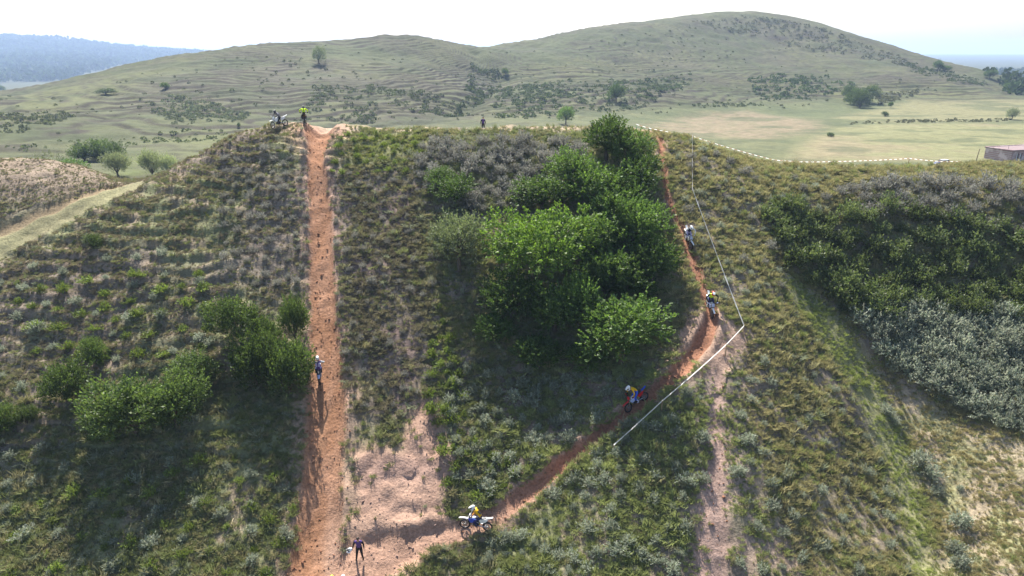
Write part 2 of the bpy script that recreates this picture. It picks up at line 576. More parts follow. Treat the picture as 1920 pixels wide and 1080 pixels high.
def np_mesh(name, verts, quads, mats, mat_idx=None, smooth=False, col=None):
    me = bpy.data.meshes.new(name)
    nv, nf, k = len(verts), len(quads), quads.shape[1]
    me.vertices.add(nv)
    me.vertices.foreach_set('co', np.ascontiguousarray(verts, np.float32).ravel())
    me.loops.add(nf * k)
    me.loops.foreach_set('vertex_index', np.ascontiguousarray(quads, np.int32).ravel())
    me.polygons.add(nf)
    me.polygons.foreach_set('loop_start', np.arange(0, nf * k, k, dtype=np.int32))
    me.polygons.foreach_set('loop_total', np.full(nf, k, np.int32))
    for m in mats:
        me.materials.append(m)
    if mat_idx is not None:
        me.polygons.foreach_set('material_index', np.ascontiguousarray(mat_idx, np.int32))
    me.polygons.foreach_set('use_smooth', np.full(nf, smooth, bool))
    if col is not None:
        a = me.color_attributes.new('Col', 'FLOAT_COLOR', 'POINT')
        a.data.foreach_set('color', np.ascontiguousarray(np.c_[col, np.ones(nv)], np.float32).ravel())
    me.update(calc_edges=True)
    return me


# ------------------------------------------------------------------ materials
def mat(name, col, rough=.6, metal=0.0, noise=0.0, scale=6.0, spec=.4):
    m = bpy.data.materials.new(name)
    m.use_nodes = True
    nt = m.node_tree
    b = nt.nodes['Principled BSDF']
    b.inputs['Roughness'].default_value = rough
    b.inputs['Metallic'].default_value = metal
    b.inputs['Specular IOR Level'].default_value = spec
    if noise > 0:
        tc = nt.nodes.new('ShaderNodeTexCoord')
        nz = nt.nodes.new('ShaderNodeTexNoise')
        nz.inputs['Scale'].default_value = scale
        nz.inputs['Detail'].default_value = 4
        mr = nt.nodes.new('ShaderNodeMapRange')
        mr.inputs[1].default_value = .3; mr.inputs[2].default_value = .7
        mr.inputs[3].default_value = 1 - noise; mr.inputs[4].default_value = 1 + noise
        mx = nt.nodes.new('ShaderNodeVectorMath'); mx.operation = 'SCALE'
        mx.inputs[0].default_value = col
        nt.links.new(tc.outputs['Object'], nz.inputs['Vector'])
        nt.links.new(nz.outputs[0], mr.inputs[0])
        nt.links.new(mr.outputs[0], mx.inputs['Scale'])
        nt.links.new(mx.outputs[0], b.inputs['Base Color'])
    else:
        b.inputs['Base Color'].default_value = (*col, 1)
    return m


def leaf_mat(name, trans=.4, rough=.55, tint=(1, 1, 1), var=.25, spec=.25, inst=False, tcol=(1.25, 1.35, .7)):
    """leaf colour comes from the mesh's own per-leaf colour; each plant varies a little"""
    m = bpy.data.materials.new(name)
    m.use_nodes = True
    nt = m.node_tree
    nt.nodes.clear()
    at_ = nt.nodes.new('ShaderNodeAttribute'); at_.attribute_name = 'Col'
    oi = nt.nodes.new('ShaderNodeObjectInfo')
    mr = nt.nodes.new('ShaderNodeMapRange')
    mr.inputs[3].default_value = 1 - var; mr.inputs[4].default_value = 1 + var
    nt.links.new(oi.outputs['Random'], mr.inputs[0])
    v1 = nt.nodes.new('ShaderNodeVectorMath'); v1.operation = 'SCALE'
    nt.links.new(at_.outputs['Color'], v1.inputs[0]); nt.links.new(mr.outputs[0], v1.inputs['Scale'])
    v2 = nt.nodes.new('ShaderNodeVectorMath'); v2.operation = 'MULTIPLY'
    nt.links.new(v1.outputs[0], v2.inputs[0]); v2.inputs[1].default_value = tint
    last = v2
    if inst:
        ai = nt.nodes.new('ShaderNodeAttribute'); ai.attribute_name = 'tint'; ai.attribute_type = 'INSTANCER'
        v3 = nt.nodes.new('ShaderNodeVectorMath'); v3.operation = 'MULTIPLY'
        nt.links.new(last.outputs[0], v3.inputs[0]); nt.links.new(ai.outputs['Color'], v3.inputs[1])
        last = v3
    p = nt.nodes.new('ShaderNodeBsdfPrincipled')
    p.inputs['Roughness'].default_value = rough
    p.inputs['Specular IOR Level'].default_value = spec
    nt.links.new(last.outputs[0], p.inputs['Base Color'])
    t = nt.nodes.new('ShaderNodeBsdfTranslucent')
    v4 = nt.nodes.new('ShaderNodeVectorMath'); v4.operation = 'MULTIPLY'
    v4.inputs[1].default_value = tcol
    nt.links.new(last.outputs[0], v4.inputs[0])
    nt.links.new(v4.outputs[0], t.inputs[0])
    mx = nt.nodes.new('ShaderNodeMixShader'); mx.inputs[0].default_value = trans
    nt.links.new(p.outputs[0], mx.inputs[1]); nt.links.new(t.outputs[0], mx.inputs[2])
    o = nt.nodes.new('ShaderNodeOutputMaterial')
    nt.links.new(mx.outputs[0], o.inputs[0])
    return m


def ground_mat():
    m = bpy.data.materials.new('earth_and_turf')
    m.use_nodes = True
    nt = m.node_tree
    b = nt.nodes['Principled BSDF']
    b.inputs['Roughness'].default_value = .95
    b.inputs['Specular IOR Level'].default_value = .1
    at_ = nt.nodes.new('ShaderNodeAttribute'); at_.attribute_name = 'Col'
    geo = nt.nodes.new('ShaderNodeNewGeometry')

    def nz(scale, detail, lo, hi):
        n = nt.nodes.new('ShaderNodeTexNoise')
        n.inputs['Scale'].default_value = scale; n.inputs['Detail'].default_value = detail
        n.inputs['Roughness'].default_value = .65
        nt.links.new(geo.outputs['Position'], n.inputs['Vector'])
        r = nt.nodes.new('ShaderNodeMapRange')
        r.inputs[1].default_value = .32; r.inputs[2].default_value = .68
        r.inputs[3].default_value = lo; r.inputs[4].default_value = hi
        nt.links.new(n.outputs[0], r.inputs[0])
        return n, r
    n1, r1 = nz(5.5, 5, .68, 1.3)
    n2, r2 = nz(.35, 6, .78, 1.22)
    mu = nt.nodes.new('ShaderNodeMath'); mu.operation = 'MULTIPLY'
    nt.links.new(r1.outputs[0], mu.inputs[0]); nt.links.new(r2.outputs[0], mu.inputs[1])
    vs = nt.nodes.new('ShaderNodeVectorMath'); vs.operation = 'SCALE'
    nt.links.new(at_.outputs['Color'], vs.inputs[0]); nt.links.new(mu.outputs[0], vs.inputs['Scale'])
    nt.links.new(vs.outputs[0], b.inputs['Base Color'])
    bq = nt.nodes.new('ShaderNodeBump')
    bq.inputs['Strength'].default_value = .45; bq.inputs['Distance'].default_value = .6
    nt.links.new(n2.outputs[0], bq.inputs['Height'])
    bp = nt.nodes.new('ShaderNodeBump')
    nt.links.new(bq.outputs[0], bp.inputs['Normal'])
    bp.inputs['Strength'].default_value = .55; bp.inputs['Distance'].default_value = .12
    nt.links.new(n1.outputs[0], bp.inputs['Height'])
    nt.links.new(bp.outputs[0], b.inputs['Normal'])
    return m


M_GROUND = ground_mat()
M_BARK = mat('bark', (.11, .085, .065), .9, noise=.3, scale=9)
M_STEM = mat('dry_twigs', (.16, .13, .10), .9, noise=.3, scale=20)
M_TREE = leaf_mat('tree_leaves', .38)
M_SAGE = leaf_mat('sage_leaves', .36, .8, var=.18, spec=.1, tcol=(1.05, 1.05, .98))
M_BUSH = leaf_mat('bush_leaves', .32)
M_TUFT = leaf_mat('grass_blades', .3, .8, var=0, spec=.1, inst=True, tcol=(1.15, 1.15, .85))
M_FAR = leaf_mat('scrub_leaves', .2, .8, var=0, spec=.1)

# ------------------------------------------------------------------ ground sheet
def spaced(a, b, s0, s1):
    out = [a]; s = s0
    n = max(1, int(round((b - a) / ((s0 + s1) / 2))))
    st = np.linspace(s0, s1, n); st *= (b - a) / st.sum()
    return a + np.cumsum(st)


xs = np.r_[np.arange(0, 42, .24), spaced(41.9, 62, .24, .45), spaced(62, 480, .5, 4.5), spaced(480, 3200, 5, 45), spaced(3200, 9000, 80, 700)]
xs = np.r_[-xs[:0:-1], xs]
ys = np.r_[spaced(-60, 30, 8, .3), np.arange(30.24, 79, .24), spaced(79, 140, .25, 1.6), spaced(140, 460, 1.0, 1.2), spaced(460, 640, 1.7, 2.6), spaced(640, 1500, 4, 15), spaced(1500, 3900, 14, 30), spaced(3900, 11000, 60, 700)]
GX, GY = np.meshgrid(xs, ys)
gx, gy = GX.ravel(), GY.ravel()
gz = H(gx, gy)


def ground_colour(X, Y, z, z_base):
    n1 = fbm(X * .11, Y * .11, 101); n2 = fbm(X * .5, Y * .5, 111); n3 = fbm(X * .02, Y * .025, 121)
    col = np.empty((len(X), 3))
    w = near_w(X, Y)

    def mixc(m, c, wgt=1.0):
        m = (np.clip(m, 0, 1) * wgt)[:, None]
        col[:] = col * (1 - m) + np.array(c) * m
    # far slopes and meadows
    col[:] = (.17, .195, .09)
    mixc(sstep(.35, .7, n3), (.215, .225, .11))
    mixc(sstep(.5, .75, n1), (.15, .165, .085), .6)
    far_m = (w < .99) & (Y < 900)
    x, y = X[far_m], Y[far_m]

    def fm(pg, soft):
        o = np.zeros(len(X)); o[far_m] = soft_poly(x, y, pg, soft); return o
    for pg in A_MAUVEHILL:
        mixc(fm(pg, 16) * sstep(.3, .6, n1 * .6 + n2 * .4), (.19, .17, .125), .6)
    for pg in A_BRIGHTHILL:
        mixc(fm(pg, 12), (.25, .265, .11), .7)
    mixc(fm(A_FIELD4, 6), (.33, .31, .16), .85)
    mixc(fm(A_FIELD1, 8) * (.5 + .5 * sstep(.3, .6, n2)), (.36, .285, .185), .9)
    mixc(fm(A_FIELD2, 5), (.32, .315, .155), .9)
    mixc(fm(A_FIELD2, 5) * sstep(.45, .7, n3 * .5 + n1 * .5), (.36, .30, .18), .7)
    mixc(fm(A_FIELD3, 6), (.36, .29, .18), .5)
    mixc(fm(A_LIGHTDIRT, 3), (.48, .37, .28), .9)
    mixc(fm(A_VALLEYGRASS, 6), (.20, .25, .075), .9)
    fh = (Y > 900)
    mixc(fh * 1.0, (.14, .16, .09), .7)
    # bare risers of the hill's cattle steps, their shade darkened into the soil colour
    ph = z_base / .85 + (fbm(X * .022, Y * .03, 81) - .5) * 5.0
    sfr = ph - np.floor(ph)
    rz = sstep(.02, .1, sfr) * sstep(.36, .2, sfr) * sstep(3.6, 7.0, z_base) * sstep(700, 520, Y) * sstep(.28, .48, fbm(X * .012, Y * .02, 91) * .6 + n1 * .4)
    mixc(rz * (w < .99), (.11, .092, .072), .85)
    mixc(sstep(.52, .7, fbm(X * .045, Y * .06, 151)) * (w < .99) * sstep(3.6, 7.0, z_base), (.165, .15, .105), .4)
    mixc(sstep(.55, .72, fbm(X * .06, Y * .09, 161)) * (w < .99), (.13, .155, .075), .6)
    col *= (.41 + .11 * sstep(6.5, 3.6, z_base) * (Y < 900))[:, None]
    # near face
    nm = w > .01
    near_col = np.zeros((len(X), 3)); near_col[:] = (.18, .148, .115)
    sv = col.copy(); col[:] = near_col
    mixc(sstep(.45, .65, n1), (.16, .165, .085))
    mixc(sstep(.52, .72, n2), (.215, .165, .12), .8)
    mixc(sstep(12, 15, X) * sstep(.35, .6, n2 * .5 + n1 * .5), (.25, .205, .14), .7)
    x, y = X[nm], Y[nm]

    def nmk(pg, soft):
        o = np.zeros(len(X)); o[nm] = soft_poly(x, y, pg, soft); return o
    mk = masks(x, y)

    def g(k):
        o = np.zeros(len(X)); o[nm] = mk[k]; return o
    mixc(nmk(A_MAUVE, 1.5) * sstep(.36, .6, n2 * .6 + n1 * .4), (.165, .118, .105), .85)
    mixc(nmk(A_GREENTURF, 1.0), (.19, .2, .08), .7)  # greener turf under the crest
    mixc(nmk(A_RIGHTTOP, 1.5), (.225, .19, .105), .8)
    mixc(nmk(A_MOUND, 1.0), (.235, .18, .13), .55)
    mixc(nmk(A_TAN, 1.0), (.30, .245, .165), .9)
    mixc(nmk(A_TAN, 1.0) * sstep(.5, .65, n2), (.19, .2, .09), .7)
    mixc(nmk(A_GREENSTRIP, .8), (.205, .205, .10), .9)
    mixc(nmk(A_SPURBARE, 2.0) * sstep(.42, .6, n2), (.3, .225, .175), .85)
    mixc(np.clip(nmk(A_FLAT, 1.5) * 1.5 - .9 * n2 + .25, 0, 1), (.33, .21, .155), .95)
    mixc(nmk(A_FACE, .5), (.265, .175, .14), .7)  # face below the ledge darkened: its shade is put into the colour
    mixc(g('spur'), (.345, .235, .19), .9)
    mixc(g('track'), (.225, .21, .115), .9)
    mixc(g('rut'), (.25, .18, .11), .8)
    mixc(g('crest'), (.40, .31, .22), .75)
    cd = np.full(len(X), 9.0); cd[nm] = mk['climb_d']
    dd = np.full(len(X), 9.0); dd[nm] = mk['diag_d']
    mixc(sstep(2.2, 1.1, cd + (n2 - .5) * 1.6), (.34, .22, .165), .7)
    mixc(sstep(2.6, 1.1, dd + (n2 - .5) * 2.0), (.36, .24, .175), .6)
    bend = np.exp(-(((X - L_DIAG[8, 0] + .3) / 2.6) ** 2 + ((Y - L_DIAG[9, 1]) / 3.0) ** 2))
    mixc(sstep(.3, .7, bend + (n2 - .5) * .7), (.37, .25, .185), .85)
    fx = np.interp(Y, L_CLIMB[::-1, 1], L_CLIMB[::-1, 0])
    mixc(sstep(69, 73, Y) * sstep(80, 77, Y) * sstep(4.2, 1.5, np.abs(X - fx)) * sstep(.3, .5, n2), (.40, .245, .17), .9)
    mixc(g('climb'), (.265, .138, .078), 1)
    mixc(g('climb') * sstep(.45, .65, fbm(X * 1.5, Y * .4, 141)), (.31, .175, .11), .6)
    mixc(sstep(43, 37, Y) * g('climb') * sstep(.0, .8, (X - fx)), (.34, .235, .18), .6)
    mixc(g('diag'), (.285, .142, .088), 1)
    mixc(g('diag') * sstep(41.5, 38.5, Y), (.31, .20, .145), .8)
    ww = w[:, None]
    col[:] = sv * (1 - ww) + col * ww
    return col


gcol = ground_colour(gx, gy, gz, H0(gx, gy)[0])
nxg, nyg = len(xs), len(ys)
idx = np.arange(nxg * nyg).reshape(nyg, nxg)
quads = np.stack([idx[:-1, :-1], idx[:-1, 1:], idx[1:, 1:], idx[1:, :-1]], -1).reshape(-1, 4)
fcx = (GX[:-1, :-1] + GX[1:, 1:]).ravel() / 2; fcy = (GY[:-1, :-1] + GY[1:, 1:]).ravel() / 2
part = np.zeros(len(quads), int)
nb = (np.abs(fcx) < 80) & (fcy > 20) & (fcy < 85)
mk = masks(fcx[nb], fcy[nb])
pn = np.zeros(nb.sum(), int)
pn[mk['track'] > .5] = 3
pn[mk['spur'] > .6] = 4
pn[mk['diag'] > .5] = 2
pn[mk['climb'] > .5] = 1
part[nb] = pn


def sub_ground(name, sel):
    q = quads[sel]
    used, inv = np.unique(q.ravel(), return_inverse=True)
    me = np_mesh(name, np.c_[gx, gy, gz][used], inv.reshape(-1, 4), [M_GROUND], smooth=True, col=gcol[used])
    o = link(name, me)
    o['kind'] = 'structure'
    return o


sub_ground('ground', part == 0)
sub_ground('hill_climb_dirt_path', part == 1)
sub_ground('winding_dirt_path', part == 2)
sub_ground('grass_path', part == 3)
sub_ground('eroded_footpath', part == 4)

# ------------------------------------------------------------------ haze
def haze():
    mb = MB()
    x0, x1, y0, y1 = -9400, 9400, -400, 11400
    z0, z1 = float(gz.min()) - 1.0, float(gz.max()) + 25
    vs = [(x0, y0, z0), (x1, y0, z0), (x1, y1, z0), (x0, y1, z0), (x0, y0, z1), (x1, y0, z1), (x1, y1, z1), (x0, y1, z1)]
    mb.add(vs, [(3, 2, 1, 0), (4, 5, 6, 7), (0, 1, 5, 4), (1, 2, 6, 5), (2, 3, 7, 6), (3, 0, 4, 7)])
    m = bpy.data.materials.new('haze')
    m.use_nodes = True
    nt = m.node_tree
    nt.nodes.clear()
    pv = nt.nodes.new('ShaderNodeVolumePrincipled')
    pv.inputs['Color'].default_value = (.50, .67, 1.0, 1)
    pv.inputs['Density'].default_value = HAZE
    pv.inputs['Anisotropy'].default_value = .25
    o = nt.nodes.new('ShaderNodeOutputMaterial')
    nt.links.new(pv.outputs[0], o.inputs['Volume'])
    ob = mb.build('haze', m)
    ob['kind'] = 'stuff'


HAZE = 0.00018
haze()
# ------------------------------------------------------------------ plant meshes
def unit(v):
    return v / np.maximum(np.linalg.norm(v, axis=-1, keepdims=True), 1e-9)


def leaf_quads(p, axis, L, W, rng):
    """diamond leaves at p, long axis near 'axis'"""
    n = len(p)
    d = unit(axis + rng.normal(0, .45, (n, 3)))
    s = unit(np.cross(d, unit(rng.normal(0, 1, (n, 3)))))
    L = (L * rng.uniform(.7, 1.3, n))[:, None]; W = (W * rng.uniform(.7, 1.3, n))[:, None]
    v = np.stack([p - d * L * .5, p + s * W * .5 + d * L * .08, p + d * L * .5, p - s * W * .5 + d * L * .08], 1)
    return v.reshape(-1, 3), np.arange(n * 4).reshape(n, 4)


def leaf_cols(n, col, rng, var=.22, alt=None, alt_p=0.0):
    c = np.array(col)[None] * rng.uniform(1 - var, 1 + var, (n, 1)) * rng.uniform(.93, 1.07, (n, 3))
    if alt is not None:
        k = rng.random(n) < alt_p
        c[k] = np.array(alt) * rng.uniform(1 - var, 1 + var, (k.sum(), 1))
    return np.repeat(c, 4, 0)


def sphere_dirs(n, rng, zmin=-1.0):
    z = rng.uniform(zmin, 1, n); a = rng.uniform(0, 2 * np.pi, n)
    r = np.sqrt(1 - z * z)
    return np.c_[r * np.cos(a), r * np.sin(a), z]


def crown_mesh(name, m, lobes, n_sp, per, sp_len, leafL, leafW, col, seed, up=.5, alt=None, alt_p=0.0, jit=.09):
    """sprays of leaves that start inside the lobes and push outwards and up"""
    rng = np.random.default_rng(seed)
    lobes = np.array(lobes, float)
    wts = (lobes[:, 3] * lobes[:, 4] * lobes[:, 5]) ** .67
    k = rng.choice(len(lobes), n_sp, p=wts / wts.sum())
    d = sphere_dirs(n_sp, rng, -.75)
    rr = rng.uniform(.45, .98, (n_sp, 1)) ** .7
    base = lobes[k, :3] + d * rr * lobes[k, 3:6]
    ax = unit(d * np.array([1, 1, .8]) + np.array([0, 0, up]) + rng.normal(0, .35, (n_sp, 3)))
    ln = sp_len * rng.uniform(.5, 1.35, n_sp)
    t = np.linspace(0, 1, per)[None, :, None]
    p = base[:, None] + ax[:, None] * (t * ln[:, None, None])
    p = p + rng.normal(0, jit, p.shape) * (1.15 - t * .8)
    p = p.reshape(-1, 3)
    v, q = leaf_quads(p, np.repeat(ax, per, 0), leafL, leafW, rng)
    sprayc = np.repeat(rng.uniform(.8, 1.2, n_sp), per * 4)[:, None]
    c = leaf_cols(len(p), col, rng, .22, alt, alt_p) * sprayc
    return np_mesh(name, v, q, [m], col=c)


def trunk_mesh(name, h, r, tips, seed, split=.35):
    rng = random.Random(seed)
    mb = MB()
    top = Vector((rng.uniform(-.1, .1) * h * .3, rng.uniform(-.1, .1) * h * .3, h * split))
    mb.tube([(0, 0, -.4), (0, 0, .05), (top.x * .4, top.y * .4, top.z * .5), top], [r * 1.35, r * 1.1, r * .9, r * .75], 8)
    for t in tips:
        t = Vector(t)
        mid = top.lerp(t, .5) + Vector((rng.uniform(-.2, .2), rng.uniform(-.2, .2), rng.uniform(0, .3)))
        mb.tube([top - Vector((0, 0, .1)), mid, t], [r * .6, r * .35, r * .1], 5)
    return mb.mesh(name, [M_BARK], True)


def lobe_set(n, R, hz, z0, seed, k=.55):
    """an uneven crown: one main lobe and n around it"""
    rng = random.Random(seed)
    out = [(0, 0, z0 + hz * .5, R * .7, R * .7, hz * .5)]
    for i in range(n):
        a = 2 * math.pi * (i + rng.uniform(-.3, .3)) / n
        q = R * rng.uniform(.45, .68)
        s = R * k * rng.uniform(.75, 1.1)
        out.append((q * math.cos(a), q * math.sin(a), z0 + hz * rng.uniform(.3, .72), s, s, s * .75 * hz / R / 1.1))
    return out


TREE_KIND = {}


def tree_kind(key, n, R, h, z0, n_sp, per, sp_len, lL, lW, col, up=.5, alt=None, alt_p=0, split=.3, lobes=6, jit=.09):
    out = []
    for i in range(n):
        sd = sum(map(ord, key)) * 7 + i
        L = lobe_set(lobes, R, h - z0, z0, sd)
        cm = crown_mesh(key + '_crown', M_TREE, L, n_sp, per, sp_len, lL, lW, col, sd, up, alt, alt_p, jit)
        tm = trunk_mesh(key + '_trunk', h, .035 * h + .03, [l[:3] for l in L], sd, split)
        out.append((cm, tm))
    TREE_KIND[key] = (out, R, h)


tree_kind('broadleaf', 3, 2.4, 5.0, .7, 540, 14, .75, .23, .13, (.08, .128, .038), .45, (.115, .17, .045), .25)
tree_kind('bright', 2, 2.4, 5.0, .7, 540, 14, .75, .23, .12, (.095, .152, .042), .45, (.125, .19, .052), .3)
tree_kind('dusky', 2, 2.3, 5.0, .5, 520, 14, .8, .20, .085, (.15, .178, .11), .7, (.19, .215, .14), .3)
tree_kind('walnut', 1, 4.1, 6.2, 1.0, 900, 14, .75, .28, .14, (.108, .172, .034), .25, (.135, .205, .042), .35, lobes=11, jit=.14)
tree_kind('juniper', 3, 1.6, 2.8, .1, 520, 15, .62, .16, .075, (.068, .10, .034), .9, (.11, .15, .05), .35, split=.15)
tree_kind('willow', 2, 2.2, 5.0, .1, 650, 13, 1.0, .25, .09, (.26, .285, .19), 1.3, None, 0, split=.2, jit=.12)
tree_kind('sparse', 1, 2.4, 5.0, 1.2, 130, 12, 1.0, .18, .07, (.12, .13, .07), 1.0, None, 0, split=.25)


def ground_at(u, Y):
    x = (u - CX) / F_PX * Y
    for _ in range(4):
        x = (u - CX) / F_PX * (Y * cP + (CAM_Z - Hp(x, Y)) * sP)
    return Vector((x, Y, Hp(x, Y)))


def tree(name, u, v, h, w, kind, label, cat='tree', group=None, yaw=None, sink=.15, Y=None):
    kinds, R, h0 = TREE_KIND[kind]
    p = hit(u, v) if Y is None else ground_at(u, Y)
    k = int((u * 7 + v * 13)) % len(kinds)
    cm, tm = kinds[k]
    a = (u * .37 + v * .11) if yaw is None else yaw
    M = Matrix.Translation(p - Vector((0, 0, sink))) @ Matrix.Rotation(a, 4, 'Z') @ Matrix.Diagonal((w / (2 * R * 1.05), w / (2 * R * 1.05), h / (h0 * 1.04), 1))
    e = empty(name, M, label, cat, group)
    link('crown', cm, e); link('trunk', tm, e)
    return e


# the copse between the two trails
G1 = 'trees of the copse beside the winding trail'
tree('walnut_tree', 1003, 522, 5.86, 8.8, 'walnut', 'broad tree with bright yellow-green sunlit leaves in the middle of the copse', group=G1)
tree('tree', 1136, 300, 4.19, 4.6, 'broadleaf', 'dark green round tree at the top of the copse, breaking the crest line', group=G1)
tree('tree', 1180, 314, 3.35, 4.0, 'bright', 'paler rounded tree under the crest, right of the dark one at the top', group=G1)
tree('tree', 1015, 400, 3.63, 5.2, 'broadleaf', 'spreading tree on the upper left edge of the copse beside grey shrubs', group=G1)
tree('tree', 1108, 398, 4.28, 5.4, 'bright', 'wide light-tipped tree in the upper middle of the copse', group=G1)
tree('tree', 1168, 392, 4.28, 5.2, 'broadleaf', 'leafy tree in the upper copse right beside the narrow trail', group=G1)
tree('tree', 1112, 500, 4.65, 4.4, 'broadleaf', 'dark tree close on the right of the yellow-green tree', group=G1)
tree('tree', 1186, 482, 4.65, 5.4, 'bright', 'light green tree on the right edge of the copse facing the descending riders', group=G1)
tree('tree', 1222, 532, 3.91, 4.2, 'broadleaf', 'darker tree low on the right edge of the copse above bare bank', group=G1)
tree('tree', 1172, 565, 3.91, 4.4, 'broadleaf', 'shaded tree behind the light green tree at the bottom of the copse', group=G1)
tree('tree', 960, 600, 4.28, 5.0, 'broadleaf', 'dark shaded tree on the left just below the yellow-green tree', group=G1)
tree('tree', 1040, 622, 3.91, 4.6, 'broadleaf', 'dark shaded tree directly below the yellow-green tree', group=G1)
tree('tree', 1085, 618, 4.46, 3.6, 'bright', 'narrow tree with pale shoots left of the lowest light green tree', group=G1)
tree('tree', 1165, 678, 5.21, 6.4, 'broadleaf', 'full light green tree at the bottom right of the copse', group=G1)
tree('tree', 1150, 445, 4.46, 5.0, 'bright', 'light-topped tree filling the gap behind the middle of the copse', group=G1)
tree('tree', 1196, 458, 3.91, 4.0, 'bright', 'outermost light green tree leaning over the winding trail', group=G1)
tree('tree', 1130, 560, 4.28, 4.8, 'broadleaf', 'dark tree in the heart of the copse, right of the yellow-green one', group=G1)
tree('tree', 1070, 350, 3.35, 4.6, 'bright', 'small light tree at the upper edge of the copse beneath grey shrubs', group=G1)
tree('tree', 1196, 350, 3.16, 3.6, 'broadleaf', 'small tree between the crest and the narrow upper trail', group=G1)
tree('tree', 928, 645, 2.42, 3.2, 'broadleaf', 'low dark tree at the bottom left corner of the copse', group=G1)
tree('tree', 1010, 690, 2.60, 3.8, 'broadleaf', 'low dark tree at the bottom middle of the copse', group=G1)
tree('tree', 1098, 690, 2.23, 3.0, 'broadleaf', 'low tree in deep shade left of the lowest light green tree', group=G1)
tree('tree', 862, 508, 5.02, 4.4, 'dusky', 'grey-green tree standing apart on the left of the copse', group=G1)
tree('tree', 838, 470, 2.60, 3.4, 'dusky', 'smaller grey-green tree pressed against the left side of the taller one', group=G1)
tree('bush', 850, 388, 2.9, 3.6, 'bright', 'yellow-green bush among the grey shrubs left of the copse', cat='bush')
tree('bush', 826, 348, 1.8, 2.6, 'bright', 'low yellowish bush just above and left of the yellow-green bush', cat='bush')
# junipers left of the straight trail
G2 = 'bushy junipers left of the straight dirt climb'
for u, v, h, w, lb in [(258, 812, 4.1, 5.6, 'largest juniper, broad dome of the lower left slope'),
                       (330, 792, 3.3, 4.0, 'juniper grown into the right flank of the largest one'),
                       (205, 822, 2.4, 3.0, 'juniper spilling out at the lower left foot of the largest one'),
                       (128, 750, 3.0, 3.3, 'round juniper left of and above the largest one'),
                       (182, 682, 2.0, 1.9, 'small round juniper up-slope from the round one on the left'),
                       (368, 714, 2.0, 3.6, 'low flat juniper between the largest one and the pair by the trail'),
                       (480, 722, 3.9, 3.7, 'tall ragged juniper left in the pair beside the climbing rider'),
                       (542, 738, 4.0, 3.5, 'dense juniper right in the pair beside the climbing rider'),
                       (452, 640, 3.4, 3.9, 'dark juniper up-slope behind the pair by the trail'),
                       (555, 640, 3.5, 2.2, 'narrow upright juniper touching the edge of the straight trail'),
                       (505, 655, 2.4, 2.4, 'low juniper filling the gap behind the pair by the trail'),
                       (4, 812, 1.9, 2.0, 'bright green juniper cut by the left edge of the picture'),
                       (52, 792, 1.3, 1.7, 'little bright juniper next to the one at the left edge'),
                       (180, 462, 1.1, 1.7, 'solitary small green bush on the stepped slope near the grass track')]:
    tree('juniper', u, v, h, w, 'juniper', lb, 'juniper', G2)
# trees of the valley and the far hills
tree('willow_tree', 222, 334, 5.0, 5.2, 'willow', 'pale silvery willow behind the saddle, left of three', group='pale willows in the valley', Y=148)
tree('willow_tree', 286, 336, 5.6, 4.2, 'willow', 'pale silvery willow behind the saddle, middle and tallest of three', group='pale willows in the valley', Y=148)
tree('willow_tree', 320, 332, 4.6, 3.4, 'willow', 'pale silvery willow behind the saddle, right of three by the slope', group='pale willows in the valley', Y=148)
tree('tree', 104, 300, 6.0, 7.0, 'sparse', 'thin grey tree with bare branches rising behind the reddish mound', Y=150)
tree('tree', 135, 306, 3.6, 6.0, 'bright', 'bright green bushy tree beside the thin grey tree behind the mound', Y=152)
for u, v, h, w, lb in [(160, 292, 3.8, 6.5, 'dark bush at the left end of the valley thicket'), (185, 294, 5.0, 7.0, 'dark bush in the middle of the valley thicket'),
                       (212, 294, 4.2, 6.0, 'dark bush at the right end of the valley thicket'), (198, 284, 3.2, 6, 'dark bush behind the middle of the valley thicket')]:
    tree('bush', u, v, h, w, 'juniper', lb, 'bush', 'dark bushes of the valley thicket', Y=178)
tree('lone_tree', 598, 119, 8.4, 7.0, 'dusky', 'lone tree standing on the bare far hillside with its shadow below it', yaw=1, sink=.3)
tree('round_tree', 1061, 234, 6.6, 6.2, 'bright', 'small round green tree on the flat behind the crest')
for u, v, h, w, lb in [(1600, 196, 8, 10, 'dark bush on the left of the clump at the foot of the big hill'), (1612, 202, 8, 10, 'dark bush at the low end of the clump at the foot of the big hill'),
                       (1625, 193, 8, 10, 'dark bush on the right of the clump at the foot of the big hill'), (1592, 186, 7, 8, 'dark bush at the back of the clump at the foot of the big hill')]:
    tree('bush', u, v, h, w, 'juniper', lb, 'bush', 'dark clump at the foot of the big hill')
